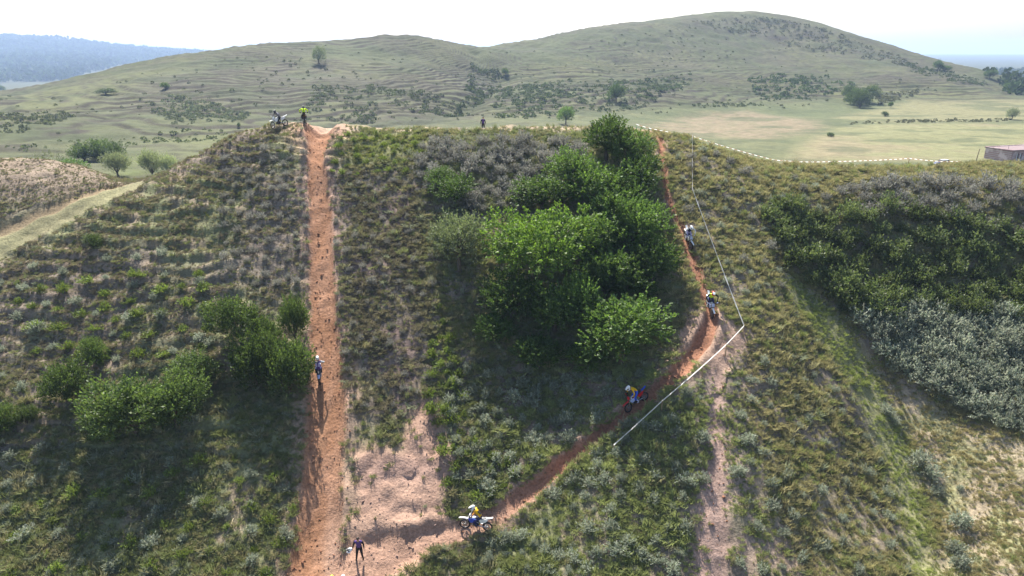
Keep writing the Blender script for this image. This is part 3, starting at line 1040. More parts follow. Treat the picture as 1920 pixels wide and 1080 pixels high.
for u, v, h, w, lb in [(1897, 224, 5.0, 5.0, 'pale tree on the field bank at the right edge'), (1669, 202, 3, 2.4, 'small lone tree on the upper field'), (1558, 256, 1.5, 2.4, 'small dark bush on the green strip between two fields'),
                       (1758, 132, 7, 6, 'dark tree on the right shoulder of the big hill'), (1772, 134, 4, 7, 'wide bush below the dark tree on the right shoulder of the big hill'), (1855, 148, 6, 8, 'dark tree at the right foot of the big hill against the distant plain'),
                       (1893, 172, 6, 8, 'dark tree by the hedge under the right end of the big hill'), (1155, 192, 9, 8, 'tree rising from the scrub below the big hill'),
                       (310, 166, 2.5, 4, 'single dark bush on the left far hillside'), (198, 176, 2.2, 8, 'dark bush patch on the grassy shoulder of the far left hill'),
                       (131, 148, 7, 13, 'round dark tree at the foot of the blue hill'), (2, 172, 8, 9, 'round tree cut by the left edge under the blue hill'),
                       (948, 140, 3.5, 4, 'dark bush in the gully between the two hills'), (448, 238, 1.5, 1.0, 'tiny dark bush on the skyline of the left spur'),
                       (1660, 218, 2, 3, 'small bush where the field track ends')]:
    tree('tree' if 'tree' in lb else 'bush', u, v, h, w, 'dusky' if 'pale' in lb else 'broadleaf' if 'tree' in lb else 'juniper', lb, 'tree' if 'tree' in lb else 'bush')


# ------------------------------------------------------------------ shrubs
def bush_mesh(key, i, r, h, n_st, per, lL, lW, col, up, alt=None, alt_p=0, mtl=None, base_open=.25):
    """many stems fanning from the ground, leafy from a quarter of their length"""
    rng = np.random.default_rng(sum(map(ord, key)) + i * 17)
    a = rng.uniform(0, 2 * np.pi, n_st)
    el = np.arccos(rng.uniform(.0, 1, n_st))
    lump = 1 + .22 * np.sin(a * 2 + i) + .15 * np.sin(a * 3 + 2.1 * i)
    tip = np.c_[np.cos(a) * np.sin(el) * r * lump, np.sin(a) * np.sin(el) * r * lump, h * np.cos(el) ** .8 * rng.uniform(.75, 1.1, n_st) + .05]
    tip *= rng.uniform(.72, 1.08, (n_st, 1))
    root = np.c_[rng.normal(0, r * .18, (n_st, 2)), np.full(n_st, -.05)]
    t = (base_open + (1 - base_open) * np.linspace(0, 1, per) ** .8)[None, :, None]
    bend = np.array([0, 0, up]) * (t * (1 - t)) * h
    p = root[:, None] * (1 - t) + tip[:, None] * t + bend
    p = p + rng.normal(0, .05 * r, p.shape)
    ax = unit(tip - root + np.array([0, 0, .3 * h]))
    pf = p.reshape(-1, 3)
    v, q = leaf_quads(pf, np.repeat(ax, per, 0), lL, lW, rng)
    c = leaf_cols(len(pf), col, rng, .2, alt, alt_p) * np.repeat(rng.uniform(.85, 1.15, n_st), per * 4)[:, None]
    # stems: thin triangles strips as quads
    ns = min(n_st, 26)
    sd = unit(np.cross(tip[:ns] - root[:ns], rng.normal(0, 1, (ns, 3)))) * .016 * max(r, .5)
    m_ = root[:ns] * .35 + tip[:ns] * .65 + np.array([0, 0, up]) * .2 * h
    sv = np.stack([root[:ns] - sd, root[:ns] + sd, m_ + sd * .4, m_ - sd * .4], 1).reshape(-1, 3)
    sq = np.arange(ns * 4).reshape(ns, 4) + len(v)
    return np_mesh(key, np.r_[v, sv], np.r_[q, sq], [mtl, M_STEM], np.r_[np.zeros(len(q)), np.ones(ns)], col=np.r_[c, np.full((ns * 4, 3), .13)])


SILVER = [bush_mesh('silver_shrub', i, .62, .75, 90, 8, .15, .05, (.275, .305, .225), .35, (.33, .355, .275), .3, M_SAGE) for i in range(5)]
GREYS = [bush_mesh('grey_shrub', i, .8, 1.1, 90, 8, .17, .055, (.225, .222, .195), .4, (.295, .29, .26), .3, M_SAGE) for i in range(4)]
THORN = [bush_mesh('thicket_bush', i, 1.15, 1.7, 130, 10, .2, .09, (.105, .135, .06), .45, (.155, .18, .09), .3, M_BUSH) for i in range(5)]
HERB = [bush_mesh('green_bush', i, .55, .55, 60, 7, .17, .045, (.155, .2, .055), .5, (.19, .23, .07), .3, M_BUSH) for i in range(3)]


def scatter(pg, dmin, n_try, seed, cap, density=None):
    rng = np.random.default_rng(seed)
    lo, hi = pg.min(0), pg.max(0)
    P = rng.uniform(lo, hi, (n_try, 2))
    P = P[inside(P[:, 0], P[:, 1], pg)]
    if density is not None:
        P = P[rng.random(len(P)) < density(P[:, 0], P[:, 1])]
    keep = []
    cell = {}
    for x, y in P:
        cx, cy = int(x // dmin), int(y // dmin)
        ok = True
        for a in (-1, 0, 1):
            for b in (-1, 0, 1):
                for (qx, qy) in cell.get((cx + a, cy + b), ()):
                    if (qx - x) ** 2 + (qy - y) ** 2 < dmin * dmin:
                        ok = False; break
                if not ok: break
            if not ok: break
        if ok:
            cell.setdefault((cx, cy), []).append((x, y)); keep.append((x, y))
            if len(keep) >= cap: break
    return np.array(keep).reshape(-1, 2)


def off_trails(X, Y):
    m = masks(X, Y)
    return (np.maximum.reduce([m['climb'], m['diag'], m['track'], m['spur'] * .9]) < .25) & (m['climb_d'] > 1.25) & (m['diag_d'] > 1.5)


ORD = ['first', 'second', 'third', 'fourth', 'fifth', 'sixth', 'seventh', 'eighth', 'ninth', 'tenth', 'eleventh', 'twelfth', 'thirteenth', 'fourteenth', 'fifteenth', 'sixteenth', 'seventeenth', 'eighteenth', 'nineteenth', 'twentieth']


def plant_set(name, P, meshes, s0, s1, what, cat, group, seed, squash=.15):
    """plants a patch; each plant is told apart by its size, its part of the patch and its rank from the left"""
    noun, place = what
    rng = random.Random(seed)
    if len(P) == 0: return
    P = P[off_trails(P[:, 0], P[:, 1])]
    z = H(P[:, 0], P[:, 1])
    dep = P[:, 1] * cP + (CAM_Z - z) * sP
    u = CX + F_PX * P[:, 0] / dep
    v = CY + F_PX * ((CAM_Z - z) * cP - P[:, 1] * sP) / dep
    ok = (u > -40) & (u < 2060) & (v < 1120)
    P, z, u, v = P[ok], z[ok], u[ok], v[ok]
    n = len(P)
    S = np.array([rng.uniform(s0, s1) for _ in range(n)])

    def thirds(a):
        return np.clip(np.searchsorted(np.quantile(a, [1 / 3, 2 / 3]), a), 0, 2)
    row = thirds(v)
    colm = np.zeros(n, int)
    for r in range(3):
        if (row == r).any(): colm[row == r] = thirds(u[row == r])
    sz = thirds(S)
    lab = [''] * n
    for r in range(3):
        for c in range(3):
            for k in range(3):
                ids = [i for i in np.argsort(u) if row[i] == r and colm[i] == c and sz[i] == k]
                where = ('upper', 'middle', 'lower')[r] + ' ' + ('left', 'centre', 'right')[c]
                size_ = ('small', 'mid-sized', 'large')[k]
                for q, i in enumerate(ids):
                    lab[i] = (f'only {size_} {noun} at the {where} of {place}' if len(ids) == 1 else
                              f'{ORD[q]} {size_} {noun} from left, {where} of {place}')
    for (x, y), zz, s, lb in zip(P, z, S, lab):
        o = link(name, rng.choice(meshes))
        o.location = (x, y, zz - .03)
        o.rotation_euler = (rng.uniform(-.08, .08) + .12, rng.uniform(-.08, .08), rng.uniform(0, 6.283))
        o.scale = (s * rng.uniform(.85, 1.2), s * rng.uniform(.85, 1.2), s * rng.uniform(1 - squash, 1 + squash))
        tag(o, lb, cat, group)


pg = poly([(1606, 600), (1700, 578), (1900, 592), (2100, 640), (2100, 880), (1920, 806), (1830, 776), (1740, 730), (1660, 668)])
plant_set('silver_shrub', scatter(pg, .8, 6000, 1, 210), SILVER, 1.25, 1.9, ('silver shrub', 'the pale thicket'), 'shrub', 'silver shrubs of the pale thicket', 1)
pg = poly([(1425, 400), (1480, 385), (1600, 410), (1700, 400), (1800, 420), (2100, 450), (2100, 660), (1900, 600), (1720, 588), (1610, 600), (1560, 570), (1480, 505)])
plant_set('thicket_bush', scatter(pg, 1.25, 6000, 2, 190), THORN, .7, 1.3, ('dark bush', 'the hollow above the pale thicket'), 'bush', 'dark bushes of the hollow', 2)
pg = poly([(1560, 360), (1640, 344), (1900, 352), (2000, 375), (2000, 450), (1800, 420), (1700, 400), (1580, 415)])
plant_set('grey_shrub', scatter(pg, 1.3, 4000, 3, 75), GREYS, .8, 1.5, ('grey shrub', 'the slope under the car'), 'shrub', 'grey shrubs under the right crest', 3)
pg = poly([(790, 272), (880, 268), (1085, 266), (1095, 300), (985, 330), (975, 400), (900, 400), (830, 395), (785, 330)])
plant_set('grey_shrub', scatter(pg, .95, 6000, 4, 150), GREYS, .65, 1.3, ('mauve-grey shrub', 'the patch beside the copse'), 'shrub', 'mauve-grey shrubs left of the copse', 4)
pg = poly([(930, 1085), (900, 1010), (1100, 850), (1190, 790), (1270, 710), (1320, 690), (1325, 1085)])
plant_set('sage_shrub', scatter(pg, .85, 5000, 5, 170, lambda X, Y: .2 + .8 * sstep(.4, .6, fbm(X * .3, Y * .3, 301))), SILVER, .32, 1.05, ('sage clump', 'the spur between trail and footpath'), 'shrub', 'sage clumps on the spur', 5)
pg = poly([(1365, 690), (1480, 660), (1580, 740), (1650, 860), (1720, 1085), (1370, 1085)])
plant_set('sage_shrub', scatter(pg, 1.2, 3000, 6, 62), SILVER, .35, .9, ('sage clump', 'the slope right of the footpath'), 'shrub', 'sage clumps right of the footpath', 6)
pg = poly([(840, 690), (1000, 705), (1235, 700), (1170, 760), (1040, 850), (900, 930), (840, 900)])
plant_set('sage_shrub', scatter(pg, .9, 3000, 7, 105), SILVER, .6, 1.2, ('sage clump', 'the shaded slope below the copse'), 'shrub', 'sage clumps below the copse', 7)
pg = poly([(1255, 270), (1300, 270), (1420, 330), (1560, 330), (1560, 400), (1440, 420), (1500, 520), (1400, 590), (1340, 560), (1300, 440)])
plant_set('sage_shrub', scatter(pg, 1.2, 3000, 8, 95), GREYS + SILVER, .45, .85, ('grey-green clump', 'the bank right of the tape'), 'shrub', 'clumps right of the tape', 8)
pg = poly([(420, 300), (570, 280), (578, 520), (560, 560), (420, 520)])
plant_set('grey_shrub', scatter(pg, 1.0, 3000, 9, 70), GREYS, .4, .75, ('grey clump', 'the slope left of the climb'), 'shrub', 'grey clumps left of the straight trail', 9)
pg = poly([(0, 520), (330, 480), (420, 560), (400, 700), (300, 690), (0, 760)])
plant_set('sage_shrub', scatter(pg, 2.0, 2000, 10, 36), SILVER, .5, .95, ('sage clump', 'the cattle-stepped left slope'), 'shrub', 'sage clumps on the left slope', 10)
pg = poly([(0, 830), (180, 860), (540, 880), (560, 1085), (0, 1085)])
plant_set('sage_shrub', scatter(pg, 1.7, 2000, 11, 40), SILVER, .5, 1.0, ('sage clump', 'the lowest left slope'), 'shrub', 'sage clumps at the bottom left', 11)
pg = poly([(620, 330), (800, 330), (820, 600), (800, 740), (650, 790)])
plant_set('grey_shrub', scatter(pg, 1.1, 3000, 12, 90), GREYS, .3, .6, ('grey-brown clump', 'the mauve soil by the climb'), 'shrub', 'low clumps on the mauve soil', 12)
pg = poly([(640, 250), (790, 252), (790, 330), (620, 330)])
plant_set('green_bush', scatter(pg, 1.0, 2000, 13, 45), HERB, .6, 1.0, ('green bush', 'the bright turf beside the notch'), 'bush', 'green bushes under the crest', 13)
pg = poly([(820, 560), (850, 640), (880, 820), (1000, 880), (900, 940), (830, 900), (800, 760)])
plant_set('green_bush', scatter(pg, .8, 3000, 14, 85), HERB, .7, 1.3, ('lush bush', 'the strip left of the shade'), 'bush', 'green bushes below the copse', 14)
pg = poly([(30, 540), (380, 520), (400, 640), (330, 700), (60, 680)])
plant_set('green_bush', scatter(pg, 1.5, 2000, 15, 48), HERB, .7, 1.4, ('green cushion', 'the cattle-stepped left slope'), 'bush', 'green cushions on the left slope', 15)
pg = poly([(0, 960), (250, 900), (440, 860), (560, 900), (540, 1085), (0, 1085)])
plant_set('green_bush', scatter(pg, 1.5, 2000, 16, 40), HERB, .6, 1.3, ('green bush', 'the lowest left slope'), 'bush', 'green bushes at the bottom left', 16)
for (u, v, s, lb) in [(1660, 775, 1.1, 'single sage clump on the tan slope beside the green strip, topmost of its line'), (1676, 792, .8, 'sage clump just below the topmost one on the tan slope'), (1722, 868, 1.4, 'big sage clump at the middle of the line beside the green strip'), (1745, 893, 1.3, 'big sage clump touching the lower side of the middle one'),
                      (1756, 925, .8, 'small sage clump under the big pair beside the green strip'), (1800, 985, 1.4, 'big spreading sage clump low on the tan slope'), (1790, 1035, 1.1, 'sage clump at the lower end of the line beside the green strip'), (1800, 1062, 1.2, 'lowest sage clump at the bottom of the tan slope'), (1800, 918, .5, 'tiny sage clump alone on the tan slope'),
                      (1405, 830, 1.0, 'bright sage clump close right of the footpath'), (1385, 890, 1.0, 'sage clump with a long shadow at the footpath edge'), (240 / 1.0, 600, .9, 'pale sage clump alone amid the green cushions'), (375, 640, 1.0, 'silver shrub above the low flat juniper'), (362, 795, .9, 'silver shrub at the right foot of the largest juniper')]:
    p = hit(u, v)
    o = link('sage_shrub', SILVER[int(u) % 5]); o.location = p - Vector((0, 0, .03)); o.scale = (s * 1.1, s * 1.1, s); o.rotation_euler = (.1, 0, u)
    tag(o, lb, 'shrub')

# ------------------------------------------------------------------ scrub on the far hills, woods beyond
def clump_cloud(name, P, z, R, n_leaf, L, W, cols, seed, flat=.75):
    rng = np.random.default_rng(seed)
    n = len(P)
    d = sphere_dirs(n * n_leaf, rng, -.3) * rng.uniform(.55, 1.0, (n * n_leaf, 1))
    Rr = np.repeat(R, n_leaf)[:, None]
    c = np.c_[P, z]
    p = np.repeat(c, n_leaf, 0) + d * Rr * np.array([1, 1, flat])
    v, q = leaf_quads(p, d + np.array([0, 0, .4]), 1.0, 1.0, rng)
    ctr = np.repeat(p, 4, 0)
    v = ctr + (v - ctr) * np.repeat(Rr * L, 4, 0)
    col = np.repeat(cols, n_leaf * 4, 0) * np.repeat(rng.uniform(.75, 1.25, (n * n_leaf, 1)), 4, 0)
    o = link(name, np_mesh(name, v, q, [M_FAR], col=col))
    o['kind'] = 'stuff'
    return o


PT = []; RR = []; CC = []
for pts, n, r0, r1, col, sd in [([(270, 195), (330, 180), (400, 195), (470, 210), (460, 225), (380, 235), (330, 240), (290, 215)], 230, .7, 1.7, (.15, .165, .12), 1),
                                ([(930, 165), (1000, 155), (1100, 150), (1200, 150), (1300, 140), (1290, 170), (1190, 205), (1060, 215), (940, 225), (920, 200)], 650, .8, 1.9, (.10, .125, .07), 2),
                                ([(1400, 145), (1560, 140), (1600, 160), (1540, 185), (1420, 190)], 220, 1.0, 2.2, (.085, .12, .055), 3),
                                ([(1290, 42), (1400, 30), (1540, 55), (1700, 105), (1690, 125), (1500, 90), (1380, 62)], 430, .8, 1.7, (.14, .14, .10), 4),
                                ([(0, 232), (110, 205), (140, 225), (60, 252), (0, 260)], 90, .9, 1.6, (.14, .15, .10), 5),
                                ([(720, 165), (860, 190), (850, 220), (790, 218), (720, 200)], 130, .8, 1.6, (.11, .125, .075), 6),
                                ([(590, 170), (720, 160), (700, 232), (560, 225)], 200, .7, 1.5, (.12, .135, .09), 7),
                                ([(1690, 110), (1800, 140), (1860, 160), (1800, 162), (1700, 135)], 160, .9, 2.0, (.10, .12, .065), 8),
                                ([(1640, 180), (1720, 165), (1720, 178), (1650, 196)], 80, .9, 1.7, (.13, .13, .085), 9),
                                ([(1580, 229), (1700, 226), (1900, 223), (1900, 227), (1700, 231), (1580, 233)], 110, .5, 1.1, (.11, .11, .06), 10),
                                ([(1300, 195), (1430, 193), (1430, 200), (1300, 203)], 60, .6, 1.3, (.11, .13, .07), 11),
                                ([(880, 118), (935, 125), (945, 150), (900, 185), (862, 222), (832, 222), (870, 180)], 190, .8, 2.0, (.085, .105, .055), 13),
                                ([(0, 300), (130, 285), (400, 262), (500, 240), (420, 235), (200, 262), (0, 280)], 130, .5, 1.2, (.12, .14, .07), 12)]:
    q = scatter(poly(pts), 1.0, 16000, 400 + sd, n, lambda X, Y: .25 + .75 * sstep(.36, .6, fbm(X * .06, Y * .05, 351)))
    rng = np.random.default_rng(sd)
    PT.append(q); RR.append(rng.uniform(r0, r1, len(q)) * rng.uniform(.55, 1, len(q))); CC.append(np.array(col)[None] * rng.uniform(.75, 1.25, (len(q), 1)))
# stray shrubs anywhere on the slopes
hp = poly([(0, 185), (330, 108), (700, 82), (880, 95), (1370, 30), (1700, 105), (1850, 150), (1800, 185), (1300, 205), (1100, 225), (700, 225), (300, 250), (0, 290)])
q = scatter(hp, 3.0, 9000, 499, 620, lambda X, Y: .08 + .92 * sstep(.5, .68, fbm(X * .03, Y * .03, 331)))
PT.append(q); RR.append(np.random.default_rng(77).uniform(.3, 1.0, len(q))); CC.append(np.tile((.105, .115, .07), (len(q), 1)))
P_ = np.concatenate(PT); R_ = np.concatenate(RR); C_ = np.concatenate(CC)
clump_cloud('hillside_scrub', P_, H(P_[:, 0], P_[:, 1]) + R_ * .12, R_, 30, .5, .5, C_, 5)
wp = np.array([((u_ - CX) / F_PX * y_, y_) for u_, y_ in ((-120, 1550), (0, 1500), (150, 1600), (260, 2500), (420, 2700), (440, 3800), (240, 3550), (110, 3400), (-120, 3400))])
q = scatter(wp, 15, 60000, 511, 3600, lambda X, Y: (Y > 1300) * (.12 + .88 * sstep(.50, .58, fbm(X * .005, Y * .003, 341))))
rng = np.random.default_rng(78)
rw = rng.uniform(7, 20, len(q))
clump_cloud('distant_woods', q, H(q[:, 0], q[:, 1]) + rw * .4, rw, 22, .6, .5, np.tile((.05, .075, .03), (len(q), 1)) * rng.uniform(.75, 1.3, (len(q), 1)), 6)
q = scatter(poly([(1845, 131), (2000, 131), (2000, 135), (1850, 140)]), 6, 9000, 513, 160)
q2 = scatter(poly([(1880, 150), (2000, 148), (2000, 178), (1900, 180)]), 4, 9000, 514, 220)
q = np.r_[q, q2]
rw = rng.uniform(3.0, 6.0, len(q))
clump_cloud('distant_woods', q, H(q[:, 0], q[:, 1]) + rw * .4, rw, 22, .6, .5, np.tile((.05, .075, .03), (len(q), 1)), 7)


# ------------------------------------------------------------------ grass on the near face
def tuft_mesh(name, i, r, h, n, w, lean):
    rng = np.random.default_rng(900 + i)
    a = rng.uniform(0, 2 * np.pi, n)
    b = np.c_[rng.normal(0, r * .4, (n, 2)), np.full(n, -.04)]
    tp = b + np.c_[np.cos(a) * r * lean * rng.uniform(.3, 1.2, n), np.sin(a) * r * lean * rng.uniform(.3, 1.2, n), h * rng.uniform(.5, 1.1, n)]
    s = np.c_[-np.sin(a), np.cos(a), np.zeros(n)] * w * rng.uniform(.6, 1.2, (n, 1))
    mid = (b + tp) * .5 + np.array([0, 0, h * .12])
    v = np.stack([b - s * .6, b + s * .6, mid + s, tp, mid - s], 1).reshape(-1, 3)
    me = bpy.data.meshes.new(name)
    k = np.arange(n)[:, None] * 5
    f = (k + np.array([0, 1, 2, 3, 4])).tolist()
    me.from_pydata(v.tolist(), [], f)
    me.materials.append(M_TUFT)
    c = me.color_attributes.new('Col', 'FLOAT_COLOR', 'POINT')
    cc = np.repeat(rng.uniform(.75, 1.25, (n, 1)), 5, 0) * np.ones((1, 3))
    c.data.foreach_set('color', np.c_[cc, np.ones(len(cc))].astype(np.float32).ravel())
    me.update()
    return bpy.data.objects.new(name, me)      # source only: not linked to the scene


def tuft_group(src):
    ng = bpy.data.node_groups.new('scatter_tufts', 'GeometryNodeTree')
    ng.interface.new_socket('Geometry', in_out='INPUT', socket_type='NodeSocketGeometry')
    ng.interface.new_socket('Geometry', in_out='OUTPUT', socket_type='NodeSocketGeometry')
    N, L = ng.nodes, ng.links
    gi = N.new('NodeGroupInput'); go = N.new('NodeGroupOutput')
    oi = N.new('GeometryNodeObjectInfo'); oi.inputs['Object'].default_value = src; oi.inputs['As Instance'].default_value = True
    ip = N.new('GeometryNodeInstanceOnPoints')

    def attr(nm, ty):
        n = N.new('GeometryNodeInputNamedAttribute'); n.data_type = ty; n.inputs[0].default_value = nm
        return n.outputs[0]
    sc = attr('size', 'FLOAT_VECTOR'); ro = attr('turn', 'FLOAT_VECTOR')
    L.new(gi.outputs[0], ip.inputs['Points']); L.new(oi.outputs['Geometry'], ip.inputs['Instance'])
    L.new(sc, ip.inputs['Scale'])
    er = N.new('FunctionNodeEulerToRotation'); L.new(ro, er.inputs[0]); L.new(er.outputs[0], ip.inputs['Rotation'])
    L.new(ip.outputs[0], go.inputs[0])
    return ng


def tufts(name, P, z, size, tint, src, seed):
    rng = np.random.default_rng(seed)
    n = len(P)
    me = bpy.data.meshes.new(name)
    me.vertices.add(n)
    me.vertices.foreach_set('co', np.c_[P, z].astype(np.float32).ravel())
    a = me.attributes.new('size', 'FLOAT_VECTOR', 'POINT')
    a.data.foreach_set('vector', (size[:, None] * rng.uniform(.8, 1.2, (n, 3))).astype(np.float32).ravel())
    a = me.attributes.new('turn', 'FLOAT_VECTOR', 'POINT')
    a.data.foreach_set('vector', np.c_[rng.normal(.12, .12, n), rng.normal(0, .12, n), rng.uniform(0, 6.28, n)].astype(np.float32).ravel())
    a = me.attributes.new('tint', 'FLOAT_COLOR', 'POINT')
    a.data.foreach_set('color', np.c_[tint, np.ones(n)].astype(np.float32).ravel())
    o = link(name, me)
    md = o.modifiers.new('tufts', 'NODES')
    md.node_group = tuft_group(src)
    o['kind'] = 'stuff'


NT = int(280000)
rng = np.random.default_rng(42)
TX = rng.uniform(-58, 62, NT); TY = rng.uniform(31, 76.5, NT)
# keep to what the picture can see, with a margin
zq = np.interp(TY, [31, 37, 75], [0.4, 1, 24])
dep = TY * cP - (zq - CAM_Z) * sP
uu = CX + F_PX * TX / dep
k = (uu > -260) & (uu < 2200)
TX, TY = TX[k], TY[k]
m = masks(TX, TY)
bare = np.maximum.reduce([m['climb'], m['diag'], m['track'] * 1.1, m['crest'] * .7, m['spur'] * .85])
flat = np.clip(soft_poly(TX, TY, A_FLAT, 1.5) * 1.6 - .9 * fbm(TX * .5, TY * .5, 111) + .25, 0, 1)
tan = soft_poly(TX, TY, A_TAN, 1.0); green = soft_poly(TX, TY, A_GREENSTRIP, .8)
mauve = soft_poly(TX, TY, A_MAUVE, 1.5); mound = soft_poly(TX, TY, A_MOUND, 1.0)
spb = soft_poly(TX, TY, A_SPURBARE, 2.0); green_turf = soft_poly(TX, TY, A_GREENTURF, 1.0)
n1 = fbm(TX * .45, TY * .45, 201); n2 = fbm(TX * .12, TY * .12, 211)
bend = np.exp(-(((TX - L_DIAG[8, 0] + .3) / 2.6) ** 2 + ((TY - L_DIAG[9, 1]) / 3.0) ** 2))
edge = np.maximum(sstep(2.6, 1.2, m['climb_d']) * .6, sstep(.3, .7, bend + (fbm(TX * .5, TY * .5, 111) - .5) * .7) * .9)
dens = .25 + .6 * sstep(.36, .6, n1)
dens *= (1 - .985 * np.clip(flat, 0, 1)) * (1 - bare) * (1 - edge) * (1 - .2 * mound) * (1 - .35 * spb)
dens *= np.where(mauve > .5, 1.15, 1)
dens = np.clip(dens, 0, 1)
cy_ = np.interp(TX, crest_w[:, 0], crest_w[:, 1])
dens *= TY < cy_ + 1.5
k = rng.random(len(TX)) < dens
TX, TY, n1, n2, tan, green, mauve, mound, spb, green_turf = [q[k] for q in (TX, TY, n1, n2, tan, green, mauve, mound, spb, green_turf)]
TZ = H(TX, TY)
n = len(TX)
tint = np.tile((.22, .245, .118), (n, 1))


def tmix(w_, c):
    w_ = np.clip(w_, 0, 1)[:, None]
    tint[:] = tint * (1 - w_) + np.array(c) * w_


r1 = rng.random(n); r2 = rng.random(n)
tmix(sstep(.48, .66, n2) * .6, (.21, .235, .10))
tmix((r1 < .34) * .9, (.30, .275, .175))
tmix((r1 > .84) * .9, (.28, .30, .23))
rightm = sstep(11.5, 14, TX)
tmix(rightm * (r2 < .65), (.31, .285, .165))
tmix(rightm * (r2 > .9), (.23, .26, .11))
tmix(mauve * (r2 < .7), (.20, .18, .135))
tmix(mound * (r2 < .5), (.26, .22, .15))
tmix(spb * (r2 < .6), (.34, .30, .19))
tmix(tan * (r2 < .7), (.33, .29, .17))
spurg = sstep(9.5, 7.5, np.abs(TX - 7.5 - (50 - TY) * .0)) * sstep(52, 47, TY)
tmix(spurg * (r2 < .7), (.27, .30, .135))
tmix(green * (r2 < .8), (.26, .30, .11))
tmix(green_turf * (r2 < .7), (.24, .26, .10))
tint *= rng.uniform(.88, 1.3, (n, 1)) * (1 + .12 * sstep(2, 6, TX))[:, None]
leftm = sstep(-14.5, -16.5, TX) * sstep(45, 50, TY)
tint *= (1 - .05 * leftm)[:, None]
tmix(leftm * (r2 < .5), (.235, .205, .16))
size = np.clip(rng.lognormal(-.42, .42, n), .3, 1.9) * (1 - .42 * leftm) * (1 - .45 * tan) * (1 - .45 * green) * (1 - .3 * spb) * (1 - .12 * mauve) * (1 - .3 * mound)
SRC = [tuft_mesh('grass_tuft', 0, .26, .30, 40, .0125, .9), tuft_mesh('grass_tuft', 1, .32, .22, 44, .013, 1.2), tuft_mesh('grass_tuft', 2, .18, .42, 30, .011, .7)]
vi = rng.integers(0, 3, n)
for j in range(3):
    s_ = vi == j
    tufts('grass', np.c_[TX, TY][s_], TZ[s_], size[s_], tint[s_], SRC[j], 50 + j)


# ------------------------------------------------------------------ clods of loose earth on the worn ground
def clod_mesh(i):
    mb = MB()
    rg = random.Random(i)
    mb.ball((0, 0, .25), (1, .8, .55), 6, 4, 0, lambda d: d * rg.uniform(.75, 1.2))
    me = mb.mesh('clod', [M_CLOD])
    c = me.color_attributes.new('Col', 'FLOAT_COLOR', 'POINT')
    c.data.foreach_set('color', np.ones(len(me.vertices) * 4, np.float32))
    return bpy.data.objects.new('clod', me)


M_CLOD = leaf_mat('loose_earth', 0.0, .95, var=0, spec=.05, inst=True)
rng = np.random.default_rng(77)
QX = rng.uniform(-24, 16, 60000); QY = rng.uniform(33, 76, 60000)
m = masks(QX, QY)
fl = soft_poly(QX, QY, A_FLAT, .6)
pr = np.maximum.reduce([sstep(1.5, .9, m['climb_d']), sstep(1.8, .9, m['diag_d']) * .9, fl * .55, m['spur'] * .6]) * (.25 + .75 * vnoise(QX * .9, QY * .9, 9))
k = rng.random(len(QX)) < pr * .4
QX, QY, fl = QX[k], QY[k], fl[k]
ct = np.where((fl > .5)[:, None], (.30, .20, .16), (.25, .125, .075)) * rng.uniform(.6, 1.25, (len(QX), 1))
tufts('dirt_clods', np.c_[QX, QY], H(QX, QY), np.clip(rng.lognormal(-3.3, .5, len(QX)), .02, .13), ct, clod_mesh(3), 60)

# ------------------------------------------------------------------ motorbikes
BLACK = mat('black_rubber', (.018, .018, .018), .8, noise=.3, scale=20)
STEEL = mat('steel', (.35, .35, .36), .35, .9)
DARKM = mat('dark_engine_metal', (.07, .07, .075), .45, .6, noise=.25, scale=25)
PAINT = {}


def paint(nm, col, rough=.35):
    if nm not in PAINT:
        PAINT[nm] = mat('plastic_' + nm, col, rough, noise=.12, scale=9)
    return PAINT[nm]


WHITE = ('white', (.78, .78, .77)); BLUE = ('blue', (.03, .07, .42)); RED = ('red', (.5, .025, .03)); PALEBLUE = ('pale_blue', (.42, .48, .72)); CHAR = ('charcoal', (.04, .04, .05))


def plate(mb, pts, w0, w1, th, mi=0):
    """a curved guard: centre line with changing width and a drooping cross-section"""
    secs = []
    n = len(pts)
    for i, p in enumerate(pts):
        w = w0 + (w1 - w0) * i / (n - 1)
        p = Vector(p)
        secs.append([p + Vector((0, -w, -w * .35)), p + Vector((0, -w * .6, 0)), p + Vector((0, w * .6, 0)), p + Vector((0, w, -w * .35)),
                     p + Vector((0, w * .6, -th)), p + Vector((0, -w * .6, -th))])
    mb.loft(secs, mi)


def sided(mb, poly_xz, y, th, mi=0):
    a = [Vector((x, y - th / 2, z)) for x, z in poly_xz]
    b = [Vector((x, y + th / 2, z)) for x, z in poly_xz]
    mb.loft([a, b], mi)


def bike_M(pf, pr):
    """front and rear contact points -> frame of the bike (x forward, z up)"""
    f = (pf - pr)
    x = f.normalized()
    up = Vector((0, 0, 1))
    y = up.cross(x).normalized()
    z = x.cross(y).normalized()
    c = (pf + pr) / 2
    M = Matrix((x, y, z)).transposed().to_4x4()
    M.translation = c
    return M


